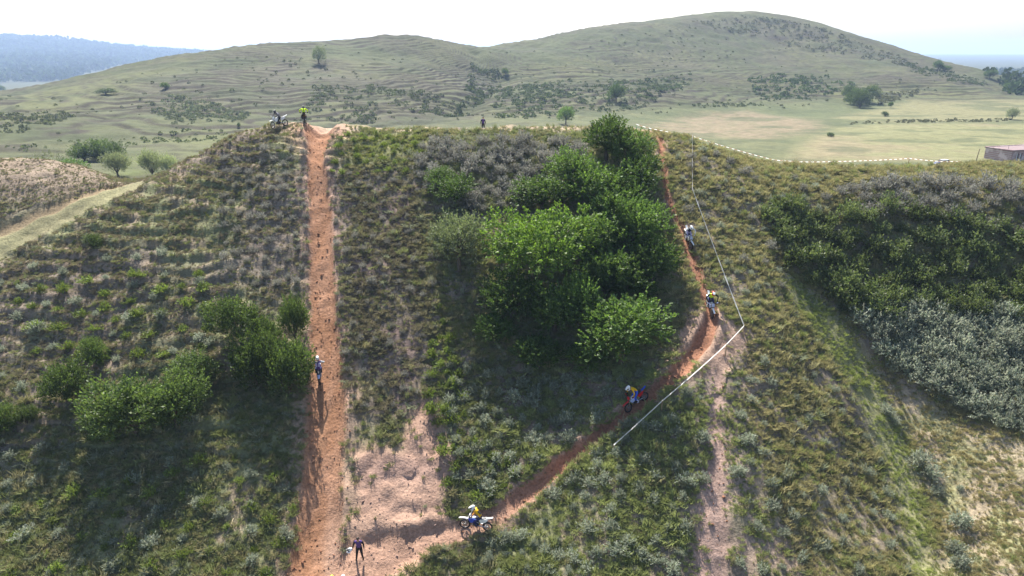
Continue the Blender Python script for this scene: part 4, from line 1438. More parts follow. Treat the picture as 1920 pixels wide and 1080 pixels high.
def wheel(e, c, R, width, steer=None):
    mb = MB()
    mb.ring(c, R - .045, .047, 28, 7, 0, sq=width / .094)
    for k in range(28):                      # knobbly tread
        a = 2 * math.pi * k / 28
        q = R - .004
        ct = (c[0] + q * math.cos(a), c[1] + (.022 if k % 2 else -.022), c[2] + q * math.sin(a))
        mb.box(ct, (.035, .03, .03), 0, Matrix.Rotation(-a, 3, 'Y'))
    w = mb.mesh('wheel', [BLACK])
    r = MB()
    r.ring(c, R - .10, .014, 26, 5, 0, sq=1.6)
    r.tube([(c[0], c[1] - .05, c[2]), (c[0], c[1] + .05, c[2])], .04, 10, 0)
    for k in range(16):
        a = 2 * math.pi * k / 16
        s = .03 if k % 2 else -.03
        r.tube([(c[0] + .03 * math.cos(a + .3), c[1] + s, c[2] + .03 * math.sin(a + .3)), (c[0] + (R - .1) * math.cos(a), c[1], c[2] + (R - .1) * math.sin(a))], .004, 3, 0, False)
    d = MB()
    d.ring((c[0], c[1] + .06, c[2]), .105, .02, 20, 4, 0, sq=.15)
    out = []
    for nm, me in (('wheel', w), ('rim', r.mesh('rim', [STEEL], True)), ('brake_disc', d.mesh('brake_disc', [STEEL]))):
        if steer is not None:
            me.transform(steer)
        out.append(me)
    wo = link('wheel', out[0], e)
    link('rim', out[1], wo); link('brake_disc', out[2], wo)


def motorbike(M, label, body, ff, rf, shroud, plate_c, steer=0.0):
    e = empty('motorbike', M, label, 'motorbike', 'dirt bikes on the course')
    S = Matrix.Translation((.45, 0, .9)) @ Matrix.Rotation(rad(steer), 4, 'Z') @ Matrix.Translation((-.45, 0, -.9))
    wheel(e, (.75, 0, .35), .35, .075, S)
    wheel(e, (-.73, 0, .335), .335, .105)
    B, FFm, RFm, SHm, PLm = paint(*body), paint(*ff), paint(*rf), paint(*shroud), paint(*plate_c)

    def put(name, mb, m, st=False, smooth=False):
        me = mb.mesh(name, m if isinstance(m, list) else [m], smooth)
        if st:
            me.transform(S)
        return link(name, me, e)
    for s in (-1, 1):
        mb = MB(); mb.tube([(.37, s * .1, 1.05), (.545, s * .1, .73)], .031, 8); mb.tube([(.53, s * .1, .76), (.745, s * .1, .36)], .024, 8)
        mb.box((.735, s * .1, .37), (.07, .03, .09))
        put('fork_leg', mb, STEEL, True)
    mb = MB(); mb.box((.40, 0, 1.0), (.1, .27, .035)); mb.box((.50, 0, .82), (.11, .27, .035))
    put('fork_clamps', mb, DARKM, True)
    mb = MB()
    hb = [(.24, -.41, 1.12), (.34, -.22, 1.14), (.375, -.09, 1.06), (.375, .09, 1.06), (.34, .22, 1.14), (.24, .41, 1.12)]
    mb.tube(hb, .014, 6); mb.tube([(.345, -.2, 1.135), (.345, .2, 1.135)], .016, 6)
    h = put('handlebar', mb, DARKM, True)
    for s in (-1, 1):
        mb = MB(); mb.tube([(.24, s * .41, 1.12), (.285, s * .31, 1.13)], .02, 7)
        g = mb.mesh('grip', [BLACK]); g.transform(S); link('grip', g, h)
        mb = MB(); mb.box((.31, s * .36, 1.12), (.035, .16, .09), 0, Matrix.Rotation(s * .35, 3, 'Z'))
        g = mb.mesh('hand_guard', [PLm]); g.transform(S); link('hand_guard', g, h)
    mb = MB(); plate(mb, [(1.13, 0, .80), (1.02, 0, .835), (.85, 0, .845), (.65, 0, .83), (.5, 0, .82)], .055, .085, .012)
    put('front_mudguard', mb, FFm, True)
    mb = MB()
    mb.loft([[Vector((.50, -.06, .87)), Vector((.50, .06, .87)), Vector((.52, .06, .87)), Vector((.52, -.06, .87))],
             [Vector((.47, -.12, .98)), Vector((.47, .12, .98)), Vector((.49, .12, .98)), Vector((.49, -.12, .98))],
             [Vector((.41, -.10, 1.12)), Vector((.41, .10, 1.12)), Vector((.43, .10, 1.12)), Vector((.43, -.10, 1.12))]])
    put('number_plate', mb, PLm, True)
    mb = MB()
    secs = []
    for x, z, w, hh in ((.34, .86, .07, .07), (.22, .90, .12, .13), (.08, .90, .12, .13), (-.06, .87, .08, .08)):
        secs.append([Vector((x, w * math.cos(t), z + hh * math.sin(t) - .05)) for t in [2 * math.pi * k / 10 for k in range(10)]])
    mb.loft(secs); put('fuel_tank', mb, B, smooth=True)
    for s in (-1, 1):
        mb = MB(); sided(mb, [(.50, .86), (.30, .93), (-.02, .86), (.02, .76), (.20, .62), (.36, .60)], s * .165, .022)
        put('radiator_shroud', mb, SHm)
        mb = MB(); mb.box((.30, s * .12, .72), (.05, .1, .24)); put('radiator', mb, DARKM)
        mb = MB(); sided(mb, [(-.18, .86), (-.62, .95), (-.78, .90), (-.60, .70), (-.30, .62)], s * .125, .02)
        put('side_panel', mb, PLm)
        mb = MB(); mb.box((-.08, s * .20, .355), (.07, .13, .03)); put('footpeg', mb, STEEL)
        mb = MB(); mb.tube([(-.18, s * .11, .42), (-.45, s * .11, .40), (-.735, s * .09, .335)], [.035, .035, .025], 6)
        put('swingarm', mb, STEEL)
    mb = MB()
    secs = []
    for x, z, w, t in ((.24, .93, .05, .05), (.10, .955, .085, .07), (-.15, .945, .11, .08), (-.45, .955, .125, .08), (-.66, .985, .09, .05)):
        secs.append([Vector((x, -w, z - t)), Vector((x, -w, z - t * .3)), Vector((x, -w * .7, z)), Vector((x, w * .7, z)), Vector((x, w, z - t * .3)), Vector((x, w, z - t))])
    mb.loft(secs); put('seat', mb, paint(*CHAR, ) if body is not RED else paint(*RED))
    mb = MB(); plate(mb, [(-.48, 0, .955), (-.70, 0, .985), (-.90, 0, 1.03), (-1.08, 0, 1.09)], .105, .075, .014)
    put('rear_mudguard', mb, RFm)
    mb = MB()
    mb.tube([(.43, 0, .95), (.36, 0, .62), (.27, 0, .36), (-.12, 0, .30)], .024, 6)
    for s in (-1, 1):
        mb.tube([(.43, s * .03, .92), (.1, s * .12, .76), (-.2, s * .12, .58), (-.16, s * .09, .32)], .022, 6)
        mb.tube([(-.12, s * .1, .74), (-.45, s * .08, .84), (-.78, s * .06, .93)], .014, 5)
    put('frame', mb, B if body is not WHITE else STEEL)
    mb = MB()
    mb.box((.03, 0, .43), (.38, .22, .22), 0, None, .2)
    mb.tube([(.10, 0, .52), (.155, 0, .76)], [.085, .075], 10)
    for k in range(5):
        q = .55 + k * .04
        mb.tube([(.105 + .23 * (q - .52), 0, q), (.108 + .23 * (q - .52), 0, q + .014)], .105, 10)
    mb.tube([(.0, -.11, .43), (.0, -.145, .43)], .095, 12); mb.tube([(.12, .11, .43), (.12, .14, .43)], .075, 12)
    put('engine', mb, DARKM)
    mb = MB(); mb.tube([(.18, 0, .66), (.33, -.07, .56), (.20, -.14, .60), (-.1, -.15, .68), (-.36, -.15, .76)], .024, 7)
    mb.tube([(-.34, -.155, .755), (-.42, -.155, .78), (-.80, -.155, .89)], [.03, .055, .05], 9)
    put('exhaust', mb, STEEL, smooth=True)
    mb = MB(); mb.tube([(-.20, 0, .42), (-.30, 0, .80)], .045, 8); put('shock_absorber', mb, paint('yellow', (.6, .45, .03)))
    mb = MB(); mb.tube([(-.04, .125, .45), (-.73, .105, .39)], .012, 4); mb.tube([(-.04, .125, .37), (-.73, .105, .29)], .012, 4)
    put('chain', mb, DARKM)
    return e


# ------------------------------------------------------------------ people
SKIN = mat('skin', (.42, .25, .18), .6)
HAIR = mat('dark_hair', (.025, .018, .014), .7, noise=.3, scale=30)
CLOTH = {}


def cloth(nm, col):
    if nm not in CLOTH:
        CLOTH[nm] = mat('cloth_' + nm, col, .85, noise=.22, scale=14, spec=.15)
    return CLOTH[nm]


def body_mesh(J, mats, accent=None):
    """one skinned body over the joints J; garments are told apart by the nearest bone"""
    names = list(J)
    ix = {n: i for i, n in enumerate(names)}
    rad_ = dict(pelvis=.150, waist=.135, chest=.165, upper=.13, neck=.062, head=.085)
    for s in 'lr':
        rad_.update({'sh' + s: .082, 'el' + s: .054, 'wr' + s: .036, 'pa' + s: .038, 'hip' + s: .115, 'kn' + s: .075, 'an' + s: .052, 'he' + s: .048, 'to' + s: .042})
    ed = [('pelvis', 'waist'), ('waist', 'chest'), ('chest', 'upper'), ('upper', 'neck'), ('neck', 'head')]
    for s in 'lr':
        ed += [('upper', 'sh' + s), ('sh' + s, 'el' + s), ('el' + s, 'wr' + s), ('wr' + s, 'pa' + s), ('pelvis', 'hip' + s), ('hip' + s, 'kn' + s), ('kn' + s, 'an' + s), ('an' + s, 'to' + s)]
    used = [n for n in names if n in rad_ and not n.startswith('he_')]
    me = bpy.data.meshes.new('body')
    me.from_pydata([J[n] for n in names], [(ix[a], ix[b]) for a, b in ed if a in ix and b in ix], [])
    o = bpy.data.objects.new('body', me)
    C.objects.link(o)
    o.modifiers.new('skin', 'SKIN')
    for i, n in enumerate(names):
        r = rad_.get(n, .05)
        k = (1.25, .8) if n in ('pelvis', 'waist', 'chest', 'upper') else (1, 1)
        me.skin_vertices[0].data[i].radius = (r * k[0] * .85, r * k[1] * 1.05)
        me.skin_vertices[0].data[i].use_root = (n == 'pelvis')
    sb = o.modifiers.new('smooth', 'SUBSURF'); sb.levels = 1; sb.render_levels = 1
    dg = bpy.context.evaluated_depsgraph_get()
    m2 = bpy.data.meshes.new_from_object(o.evaluated_get(dg))
    bpy.data.objects.remove(o)
    # hands: five bent fingers on each palm
    vs = [v.co.copy() for v in m2.vertices]; fs = [tuple(p.vertices) for p in m2.polygons]
    hand = MB()
    for s in 'lr':
        w, p = Vector(J['wr' + s]), Vector(J['pa' + s])
        d = (p - w).normalized()
        side = d.cross(Vector((0, 0, 1)))
        side = side.normalized() if side.length > .1 else Vector((0, 1, 0))
        dn = d.cross(side).normalized()
        if dn.z > 0: dn = -dn
        for k, ln in enumerate((.07, .08, .075, .06)):
            b = p + side * ((k - 1.5) * .02) + d * .01
            hand.tube([b, b + d * ln * .5, b + d * ln * .75 + dn * ln * .45, b + d * ln * .6 + dn * ln * .8], [.0095, .009, .008, .007], 5)
        b = w + (p - w) * .45 + side * (.03 if s == 'l' else -.03)
        hand.tube([b, b + side * (.03 if s == 'l' else -.03) + d * .025, b + side * (.03 if s == 'l' else -.03) + d * .055 + dn * .02], [.011, .01, .008], 5)
    o0 = len(vs)
    vs += [Vector(v) for v in hand.v]; fs += [tuple(i + o0 for i in f) for f in hand.f]
    seg = [(Vector(J[a]), Vector(J[b]), a, b) for a, b in ed]
    mi = []
    for f in fs:
        c = sum((vs[i] for i in f), Vector()) / len(f)
        best = None
        for a, b, na, nb in seg:
            ab = b - a
            t = max(0, min(1, (c - a).dot(ab) / max(ab.length_squared, 1e-9)))
            dd = (c - a - ab * t).length
            if best is None or dd < best[0]:
                best = (dd, na, nb, t)
        _, na, nb, t = best
        k = 0
        if nb[:2] == 'to' or (nb[:2] == 'an' and t > .42): k = 2
        elif nb[:2] in ('kn', 'hi', 'an') or (na == 'pelvis' and t < .3): k = 1
        elif nb[:2] == 'pa' or (nb[:2] == 'wr' and t > .85): k = 3
        elif nb == 'head' or (nb == 'neck' and t > .4): k = 4
        elif nb[:2] in ('el', 'wr'): k = 5 if len(mats) > 5 else 0
        mi.append(k)
    mb = MB(); mb.v = [tuple(v) for v in vs]; mb.f = fs; mb.m = mi
    return mb.mesh('body', mats, True)


def head_frame(J, look):
    z = (Vector(J['head']) - Vector(J['neck'])).normalized()
    x = Vector(look); x = (x - z * x.dot(z)).normalized()
    y = z.cross(x)
    M = Matrix((x, y, z)).transposed().to_4x4()
    M.translation = Vector(J['head'])
    return M


def helmet(e, HM, shell, peak, name='helmet', parent=True):
    def fn(d):
        q = Vector(d)
        if d.z < -.2 and d.x < .2: q.z *= .8
        if d.x < 0: q.x *= 1.12
        return q
    mb = MB()
    mb.ball((0, 0, .03), (.135, .118, .14), 18, 12, 0, fn)
    mb.tube([(.02, -.11, -.06), (.13, -.075, -.075), (.185, 0, -.08), (.13, .075, -.075), (.02, .11, -.06)], [.04, .042, .04, .042, .04], 8)
    me = mb.mesh(name, [shell], True); me.transform(HM)
    h = link(name, me, e)
    mb = MB()
    secs = []
    for x, z, w in ((.03, .155, .10), (.12, .155, .095), (.25, .135, .075)):
        secs.append([Vector((x, -w, z - .02)), Vector((x, -w * .5, z)), Vector((x, w * .5, z)), Vector((x, w, z - .02)), Vector((x, w * .5, z - .012)), Vector((x, -w * .5, z - .012))])
    mb.loft(secs)
    me = mb.mesh('peak', [peak], False); me.transform(HM); link('peak', me, h)
    mb = MB()
    mb.tube([(.075, -.105, .025), (.13, -.06, .025), (.145, 0, .025), (.13, .06, .025), (.075, .105, .025)], .034, 8)
    me = mb.mesh('goggles', [paint('goggle_lens', (.03, .03, .04), .1)], True); me.transform(HM); link('goggles', me, h)
    return h


def bare_head(e, HM, hair=None):
    def fn(d):
        q = Vector(d)
        if d.z < -.1:
            q.x *= 1 - .25 * (-d.z) if d.x < 0 else 1 - .1 * (-d.z)
            q.y *= 1 - .3 * (-d.z)
        return q
    mb = MB()
    mb.ball((0, 0, .03), (.098, .078, .12), 18, 14, 0, fn)
    mb.loft([[Vector((.09, -.008, .055)), Vector((.09, .008, .055)), Vector((.096, 0, .06))], [Vector((.085, -.02, .0)), Vector((.085, .02, .0)), Vector((.125, 0, .008))]])
    for s in (-1, 1):
        mb.ball((-.005, s * .079, .03), (.025, .012, .035), 8, 6)
        mb.ball((.086, s * .033, .055), (.012, .014, .010), 8, 6, 1)
    mb.ball((.088, 0, -.035), (.01, .027, .007), 8, 5, 2)
    me = mb.mesh('head', [SKIN, BLACK, paint('lips', (.3, .1, .09))], True); me.transform(HM)
    link('head', me, e)
    hb = MB()
    hb.ball((-.012, 0, .055), (.108, .09, .115), 16, 10, 0, lambda d: Vector((d.x * (.78 if d.x > 0 and d.z < .55 else 1), d.y, max(d.z, -.35 if d.x < 0 else .28))))
    me = hb.mesh('hair', [hair or HAIR], True); me.transform(HM)
    link('hair', me, e)


def pose_ride(stand=1.0, out=1.0, lean=0.0, look_l=0.0):
    """joints in the frame of the bike: hands on the grips, boots on the pegs"""
    px, pz = -.30 - .05 * stand, .97 + .2 * stand
    J = dict(pelvis=(px, 0, pz), waist=(px + .1, 0, pz + .17), chest=(px + .24 + .05 * lean, 0, pz + .32), upper=(px + .36 + .08 * lean, 0, pz + .43),
             neck=(px + .43 + .1 * lean, 0, pz + .51), head=(px + .49 + .12 * lean, 0, pz + .62))
    ux, uz = J['upper'][0], J['upper'][2]
    for s, k in (('l', 1), ('r', -1)):
        J['sh' + s] = (ux - .01, k * .19, uz + .01)
        J['el' + s] = (ux + .08, k * (.36 + .1 * out), (uz + 1.12) / 2 + .05)
        J['wr' + s] = (.20, k * .365, 1.165)
        J['pa' + s] = (.275, k * .35, 1.145)
        J['hip' + s] = (px + .02, k * .10, pz - .03)
        J['kn' + s] = (.10 + .02 * (1 - stand), k * .20, .70 + .1 * stand)
        J['an' + s] = (-.12, k * .20, .44)
        J['to' + s] = (.06, k * .215, .385)
    return J


def rider(M, J, label, jersey, pants, boots, shell, peak, look=(1, 0, -.15), sleeves=None, gloves=None):
    e = empty('person', M, label, 'person', 'riders on the course')
    mats = [jersey, pants, boots, gloves or cloth('black', (.02, .02, .022)), SKIN, sleeves or jersey]
    link('body', body_mesh(J, mats), e)
    HM = head_frame(J, look)
    helmet(e, HM, shell, peak)
    return e


def pad(e, name, pts, m, th=.02):
    """a flat patch of a second fabric laid proud of the chest or back"""
    mb = MB()
    n = Vector(pts[1]) - Vector(pts[0]); n2 = Vector(pts[2]) - Vector(pts[0])
    k = n.cross(n2).normalized() * th
    a = [Vector(p) for p in pts]; b = [Vector(p) + k for p in pts]
    mb.loft([a, b]); mb.build(name, m, e)


C_YEL = cloth('yellow', (.72, .42, .02)); C_NEON = cloth('neon', (.62, .85, .03)); C_WHITE = cloth('white', (.7, .7, .7)); C_NAVY = cloth('navy', (.03, .035, .10))
C_BLK = cloth('black', (.02, .02, .022)); C_GREY = cloth('grey', (.20, .20, .23)); C_BLUE = cloth('blue', (.04, .10, .55)); C_RED = cloth('red', (.5, .04, .03)); C_PURP = cloth('purple', (.10, .06, .2)); C_LILAC = cloth('lilac', (.42, .38, .6))
H_WHITE = paint('helmet_white', (.8, .8, .8), .25); H_RED = paint('helmet_red', (.6, .06, .04), .25); H_BLK = paint('helmet_black', (.03, .03, .035), .25); H_YEL = paint('helmet_yellow', (.7, .75, .05), .25)


def pair(fu, fv, ru, rv, L=1.48):
    """rear contact under a seen point, front contact one wheelbase away along the seen direction"""
    f, r = hit(fu, fv), hit(ru, rv)
    d = (f - r); d.z = 0
    d = d.normalized() * L
    c = (f + r) / 2
    a = Vector((c.x + d.x / 2, c.y + d.y / 2, 0)); b = Vector((c.x - d.x / 2, c.y - d.y / 2, 0))
    a.z, b.z = Hp(a.x, a.y), Hp(b.x, b.y)
    dd = (a - b).normalized() * L
    return b + dd, b


def sink(M, dz=-.02):
    return Matrix.Translation((0, 0, dz)) @ M


# white and blue bike in profile at the bottom of the winding trail
f7, r7 = pair(872, 990, 915, 996)
M7 = sink(bike_M(f7, r7))
motorbike(M7, 'white and blue dirt bike in profile at the foot of the winding trail', WHITE, WHITE, WHITE, BLUE, WHITE, 6)
R7 = rider(M7, pose_ride(.15, .6, .2), 'rider in white helmet and yellow black jersey seated on the white and blue bike', C_YEL, C_NAVY, cloth('dark_boot', (.05, .05, .09)), H_WHITE, H_WHITE, (1, .25, -.1), cloth('orange', (.62, .25, .05)))
pad(R7, 'jersey_panel', [(-.28, -.13, 1.2), (-.05, -.13, 1.42), (-.12, .13, 1.45), (-.33, .13, 1.22)], C_BLK)
# red fronted bike descending in the shade of the copse
f6, r6 = pair(1178, 772, 1210, 750)
M6 = sink(bike_M(f6, r6))
motorbike(M6, 'dirt bike with red front mudguard and blue tail coming down in the copse shade', WHITE, RED, BLUE, PALEBLUE, RED, 10)
rider(M6, pose_ride(1.0, .9, .1), 'standing rider in white helmet and yellow jersey on the red fronted bike', C_YEL, C_BLUE, cloth('pale_boot', (.55, .55, .68)), H_WHITE, H_WHITE, (1, .1, -.35), C_YEL)
# rider in neon, facing the camera at the corner of the tape
f5, r5 = pair(1333, 592, 1326, 572)
M5 = sink(bike_M(f5, r5))
motorbike(M5, 'white and pale blue dirt bike seen head-on above the trail bend', WHITE, WHITE, WHITE, PALEBLUE, PALEBLUE, 0)
R5 = rider(M5, pose_ride(.8, 1.0, -2.4), 'rider in red helmet and black neon green jersey seen head-on at the bend', C_NEON, C_NAVY, C_WHITE, H_RED, H_WHITE, (1, 0, -.05), C_BLK)
# rider in white and navy further up
f4, r4 = pair(1293, 468, 1284, 446)
M4 = sink(bike_M(f4, r4))
motorbike(M4, 'white dirt bike descending the upper winding trail beside the copse', WHITE, WHITE, WHITE, WHITE, PALEBLUE, 8)
rider(M4, pose_ride(.6, .8, -2.2), 'rider in white and navy kit descending the upper winding trail', C_NAVY, C_LILAC, C_WHITE, H_WHITE, H_WHITE, (1, .1, -.25), C_WHITE)
# rider climbing the straight trail, seen from behind
f3, r3 = pair(598, 690, 599, 712)
M3 = sink(bike_M(f3, r3))
motorbike(M3, 'dark dirt bike climbing the straight trail seen from behind', CHAR, CHAR, PALEBLUE, BLUE, CHAR)
R3 = rider(M3, pose_ride(.9, 1.15, .7), 'rider in white helmet climbing the straight trail with elbows out', C_PURP, C_NAVY, C_BLK, H_WHITE, H_WHITE, (1, 0, .1), C_WHITE)
J3 = pose_ride(.9, 1.15, .7)
c3 = Vector(J3['chest'])
for s in (-1, 1):
    pad(R3, 'jersey_panel', [(c3.x - .22, s * .03, c3.z + .03), (c3.x - .24, s * .15, c3.z + .0), (c3.x - .02, s * .17, c3.z + .2), (c3.x - .02, s * .05, c3.z + .22)], C_LILAC, -.02 * s)
# two on the crest


fa, ra = ground_at(515, 74.6), ground_at(536, 75.5)
d = (fa - ra).normalized() * 1.48
M1 = sink(bike_M(ra + d, ra), .0)
motorbike(M1, 'white dirt bike halted sideways on the crest left of the notch', WHITE, WHITE, WHITE, WHITE, WHITE, 24)
rider(M1, pose_ride(0, .5, -.35), 'rider in grey jacket and dark helmet halted on the crest beside the notch', C_GREY, C_BLK, C_NAVY, H_BLK, H_BLK, (1, .35, -.05), C_GREY)
fa, ra = ground_at(571.5, 77.4), ground_at(571, 76.0)
d = (fa - ra).normalized() * 1.48
M2 = sink(bike_M(ra + d, ra), .0)
motorbike(M2, 'dark dirt bike just over the top of the straight trail', CHAR, CHAR, CHAR, CHAR, CHAR)
R2 = rider(M2, pose_ride(.25, .9, .2), 'rider in neon yellow jersey just over the top of the straight trail', C_NEON, C_BLK, C_BLK, H_BLK, H_YEL, (1, 0, 0), C_NEON)
J2 = pose_ride(.25, .9, .2); c2 = Vector(J2['chest'])
pad(R2, 'back_stripe', [(c2.x - .24, -.035, c2.z - .06), (c2.x - .24, .035, c2.z - .06), (c2.x - .02, .035, c2.z + .24), (c2.x - .02, -.035, c2.z + .24)], C_BLK)


def pose_stand(armL, armR, stance=.12, bend=0.0):
    J = dict(pelvis=(0, 0, .93), waist=(.01 + .1 * bend, 0, 1.08), chest=(.02 + .25 * bend, 0, 1.25), upper=(.02 + .38 * bend, 0, 1.38), neck=(.03 + .45 * bend, 0, 1.47), head=(.06 + .52 * bend, 0, 1.58))
    for s, k, arm in (('l', 1, armL), ('r', -1, armR)):
        u = J['upper']
        J['sh' + s] = (u[0], k * .19, u[2] + .01)
        J['el' + s] = arm[0]; J['wr' + s] = arm[1]; J['pa' + s] = arm[2]
        J['hip' + s] = (0, k * .10, .90); J['kn' + s] = (.05, k * (.10 + stance * .4), .49); J['an' + s] = (0, k * (.10 + stance), .08); J['to' + s] = (.15, k * (.11 + stance), .035)
    return J


def stander(p, yaw, J, label, mats, look=(1, 0, 0), bare=True, shell=None, peak=None, sc=1.0, group=None):
    M = Matrix.Translation(p) @ Matrix.Rotation(yaw, 4, 'Z') @ Matrix.Scale(sc, 4)
    e = empty('person', M, label, 'person', group)
    link('body', body_mesh(J, mats), e)
    HM = head_frame(J, look)
    bare_head(e, HM) if bare else helmet(e, HM, shell, peak)
    return e, M


TO_CAM = -math.pi / 2
armd = [(.0, -.27, 1.12), (.10, -.33, .90), (.13, -.34, .82)]
J8 = pose_stand([(.0, .27, 1.12), (.06, .30, .88), (.08, .31, .79)], [(.02, -.30, 1.13), (.10, -.36, .92), (.14, -.38, .86)], .10, .25)
p8 = hit(675, 1050)
e8, M8 = stander(p8, TO_CAM + .05, J8, 'person in dark clothes standing on bare ground at the foot of the climb', [C_PURP, C_BLK, C_BLK, SKIN, SKIN, C_BLK], (1, 0, -.3), sc=1.03)
HMh = Matrix.Translation(Vector(J8['par']) + Vector((.03, -.12, -.02))) @ Matrix.Rotation(rad(-60), 4, 'Z')
eh = empty('helmet', M8, 'white and black helmet held out by the person in dark clothes', 'helmet')
helmet(eh, HMh, H_WHITE, H_BLK, 'shell')
p10 = ground_at(906, 89)
stander(p10 + Vector((0, 0, -.02)), TO_CAM + .2, pose_stand([(.0, .27, 1.12), (.02, .29, .88), (.03, .29, .79)], [(.0, -.27, 1.12), (.02, -.29, .88), (.03, -.29, .79)], .04), 'person in dark clothes standing alone behind the crest', [C_PURP, C_BLK, C_BLK, SKIN, SKIN, C_BLK])
Jq = pose_stand([(.0, .27, 1.12), (.06, .30, .88), (.08, .31, .79)], [(.0, -.27, 1.12), (.06, -.30, .88), (.08, -.31, .79)], .06)
for u, v, lb, sh, pk, jc in ((626, 1123, 'person with bright yellow helmet cut by the bottom edge', H_YEL, H_YEL, C_NEON), (647, 1122, 'person with white and black helmet cut by the bottom edge', H_WHITE, H_BLK, C_BLK)):
    d = ray(u, v)
    Yq = 36.0
    for Yq in np.arange(39.5, 30, -.05):
        if CAM_Z + d[2] / d[1] * Yq >= Hp(d[0] / d[1] * Yq, Yq): break
    q = Vector((d[0] / d[1] * Yq, Yq, 0)); q.z = Hp(q.x, q.y)
    stander(q, TO_CAM + .3, Jq, lb, [jc, C_BLK, C_BLK, C_BLK, SKIN, jc], (1, 0, -.1), False, sh, pk)

# ------------------------------------------------------------------ barrier tape on stakes
WOOD = mat('stake_wood', (.32, .23, .14), .9, noise=.3, scale=15)
def tape_mat(nm, col):
    m = mat(nm, col, .5)
    nt = m.node_tree
    p = nt.nodes['Principled BSDF']; out = nt.nodes['Material Output']
    t = nt.nodes.new('ShaderNodeBsdfTranslucent'); t.inputs[0].default_value = (*col, 1)
    mx = nt.nodes.new('ShaderNodeMixShader'); mx.inputs[0].default_value = .5
    nt.links.new(p.outputs[0], mx.inputs[1]); nt.links.new(t.outputs[0], mx.inputs[2]); nt.links.new(mx.outputs[0], out.inputs[0])
    return m


TAPE_W = tape_mat('tape_white', (.85, .85, .84))
TAPE_D = tape_mat('tape_dark_red', (.35, .22, .16))
POLE_W = mat('white_stake', (.75, .75, .72), .7, noise=.1)


def stake(g, h, label, m=None, tilt=(0, 0)):
    mb = MB()
    mb.tube([(0, 0, -.3), (tilt[0] * .5, tilt[1] * .5, h * .5), (tilt[0], tilt[1], h)], [.04, .036, .03], 6)
    o = mb.build('stake', m or WOOD)
    o.location = g
    tag(o, label, 'stake', 'stakes holding the tape')
    return Vector(g) + Vector((tilt[0], tilt[1], h))


def ribbon(name, pts, sag, w, label, dash=None, seed=1):
    rng = random.Random(seed)
    P = []
    for a, b in zip(pts[:-1], pts[1:]):
        L = (b - a).length
        n = max(2, int(L / (dash or .5)))
        for i in range(n):
            t = i / n
            P.append(a.lerp(b, t) - Vector((0, 0, sag * L * 4 * t * (1 - t))))
    P.append(pts[-1])
    vs, fs, mi = [], [], []
    for i, p in enumerate(P):
        a = rng.uniform(-.5, .5)
        up = Vector((math.sin(a) * .4, -.25 + math.sin(a) * .4, math.cos(a))).normalized() * (w / 2)
        vs += [p - up, p + up]
    for i in range(len(P) - 1):
        fs.append((2 * i, 2 * i + 2, 2 * i + 3, 2 * i + 1)); mi.append(i % 2 if dash else 0)
    mb = MB(); mb.add(vs, fs); mb.m = mi
    o = mb.build(name, [TAPE_W, TAPE_D])
    tag(o, label, 'barrier tape')
    return o


def stake_at(u, v, h, label, m=None, px=19):
    return stake(hit(u, v + h * px), h, label, m)


t0 = stake(ground_at(1297, 73.0), .8, 'stake on the crest where the white tape starts')
t0b = stake_at(1297, 318, .75, 'thin stake halfway up the first stretch of white tape', px=17)
t1 = stake_at(1297, 356, .8, 'stake at the upper kink of the white tape', px=18)
t2 = stake_at(1393, 613, .85, 'stake at the sharp corner of the white tape', px=21)
t2c = stake_at(1360, 648, .9, 'thin stake close below the sharp corner of the white tape', px=21)
t2a = stake_at(1316, 688, .95, 'second thin stake down-slope of the sharp corner of the white tape', px=22)
t2b = stake_at(1240, 754, .9, 'third thin stake down-slope of the sharp corner of the white tape', px=22)
t3 = stake_at(1150, 836, .6, 'stake at the lower end of the white tape', px=23)
ribbon('white_tape', [t0, t0b, t1, t2, t2c, t2a, t2b, t3], .005, .15, 'long plain white tape running down the slope right of the winding trail')
g = hit(1167, 786)
stake(g, .55, 'short stake standing on the edge of the winding trail', tilt=(.12, 0))
tp = []
for u, v, Yo, lb, hide in [(1193, 233, 74.6, 'white stake at the top of the copse holding the dashed tape', 0), (1216, 240, 74.6, 'stake just right of the white stake', 0), (1300, 258, 74.4, 'stake on the crest above the white tape', 0), (1377, 283, 73.2, 'stake on the falling crest right of the white tape', 0), (1452, 300, 72.2, 'stake where the dashed tape levels out', 0),
                           (1510, 304, 72.2, 'stake low on the crest above grey shrubs', 0), (1558, 303, 72.6, 'stake near the middle of the dashed tape', 0), (1705, 297, 74.2, 'stake left of the parked car', 0), (1768, 305, 74.6, 'stake in front of the parked car', 0), (1800, 306, 75, 'stake at the right end of the dashed tape', 0)]:
    top = Vector(at(u, v, Yo))
    gz_ = Hp(top.x, top.y)
    hgt = max(top.z - gz_, .35)
    tp.append(stake((top.x, top.y, gz_), hgt, lb, POLE_W if u == 1193 else None))
ribbon('dashed_tape', tp, .006, .055, 'dashed white and dark tape strung along the crest to the parked car', dash=.28, seed=4)

# fallen branches
for u, v, u2, v2, r, lb in [(424, 1006, 438, 974, .06, 'pale broken branch lying on grass at the bottom left'), (452, 1020, 466, 1004, .035, 'short dark branch beside the pale broken branch'), (830, 868, 856, 884, .035, 'dry stick at the right end of the bare ledge')]:
    a, b = hit(u, v), hit(u2, v2)
    mb = MB()
    L = b - a
    mb.tube([(0, 0, .06), L * .5 + Vector((.05, 0, .12)), L + Vector((0, 0, .08))], [r, r * .85, r * .4], 7)
    mb.tube([L * .6 + Vector((.04, 0, .1)), L * .8 + Vector((.25, .05, .2))], [r * .5, r * .2], 5)
    o = mb.build('branch', mat('dead_wood', (.30, .24, .17), .9, noise=.3, scale=12), smooth=True)
    o.location = a
    tag(o, lb, 'branch')

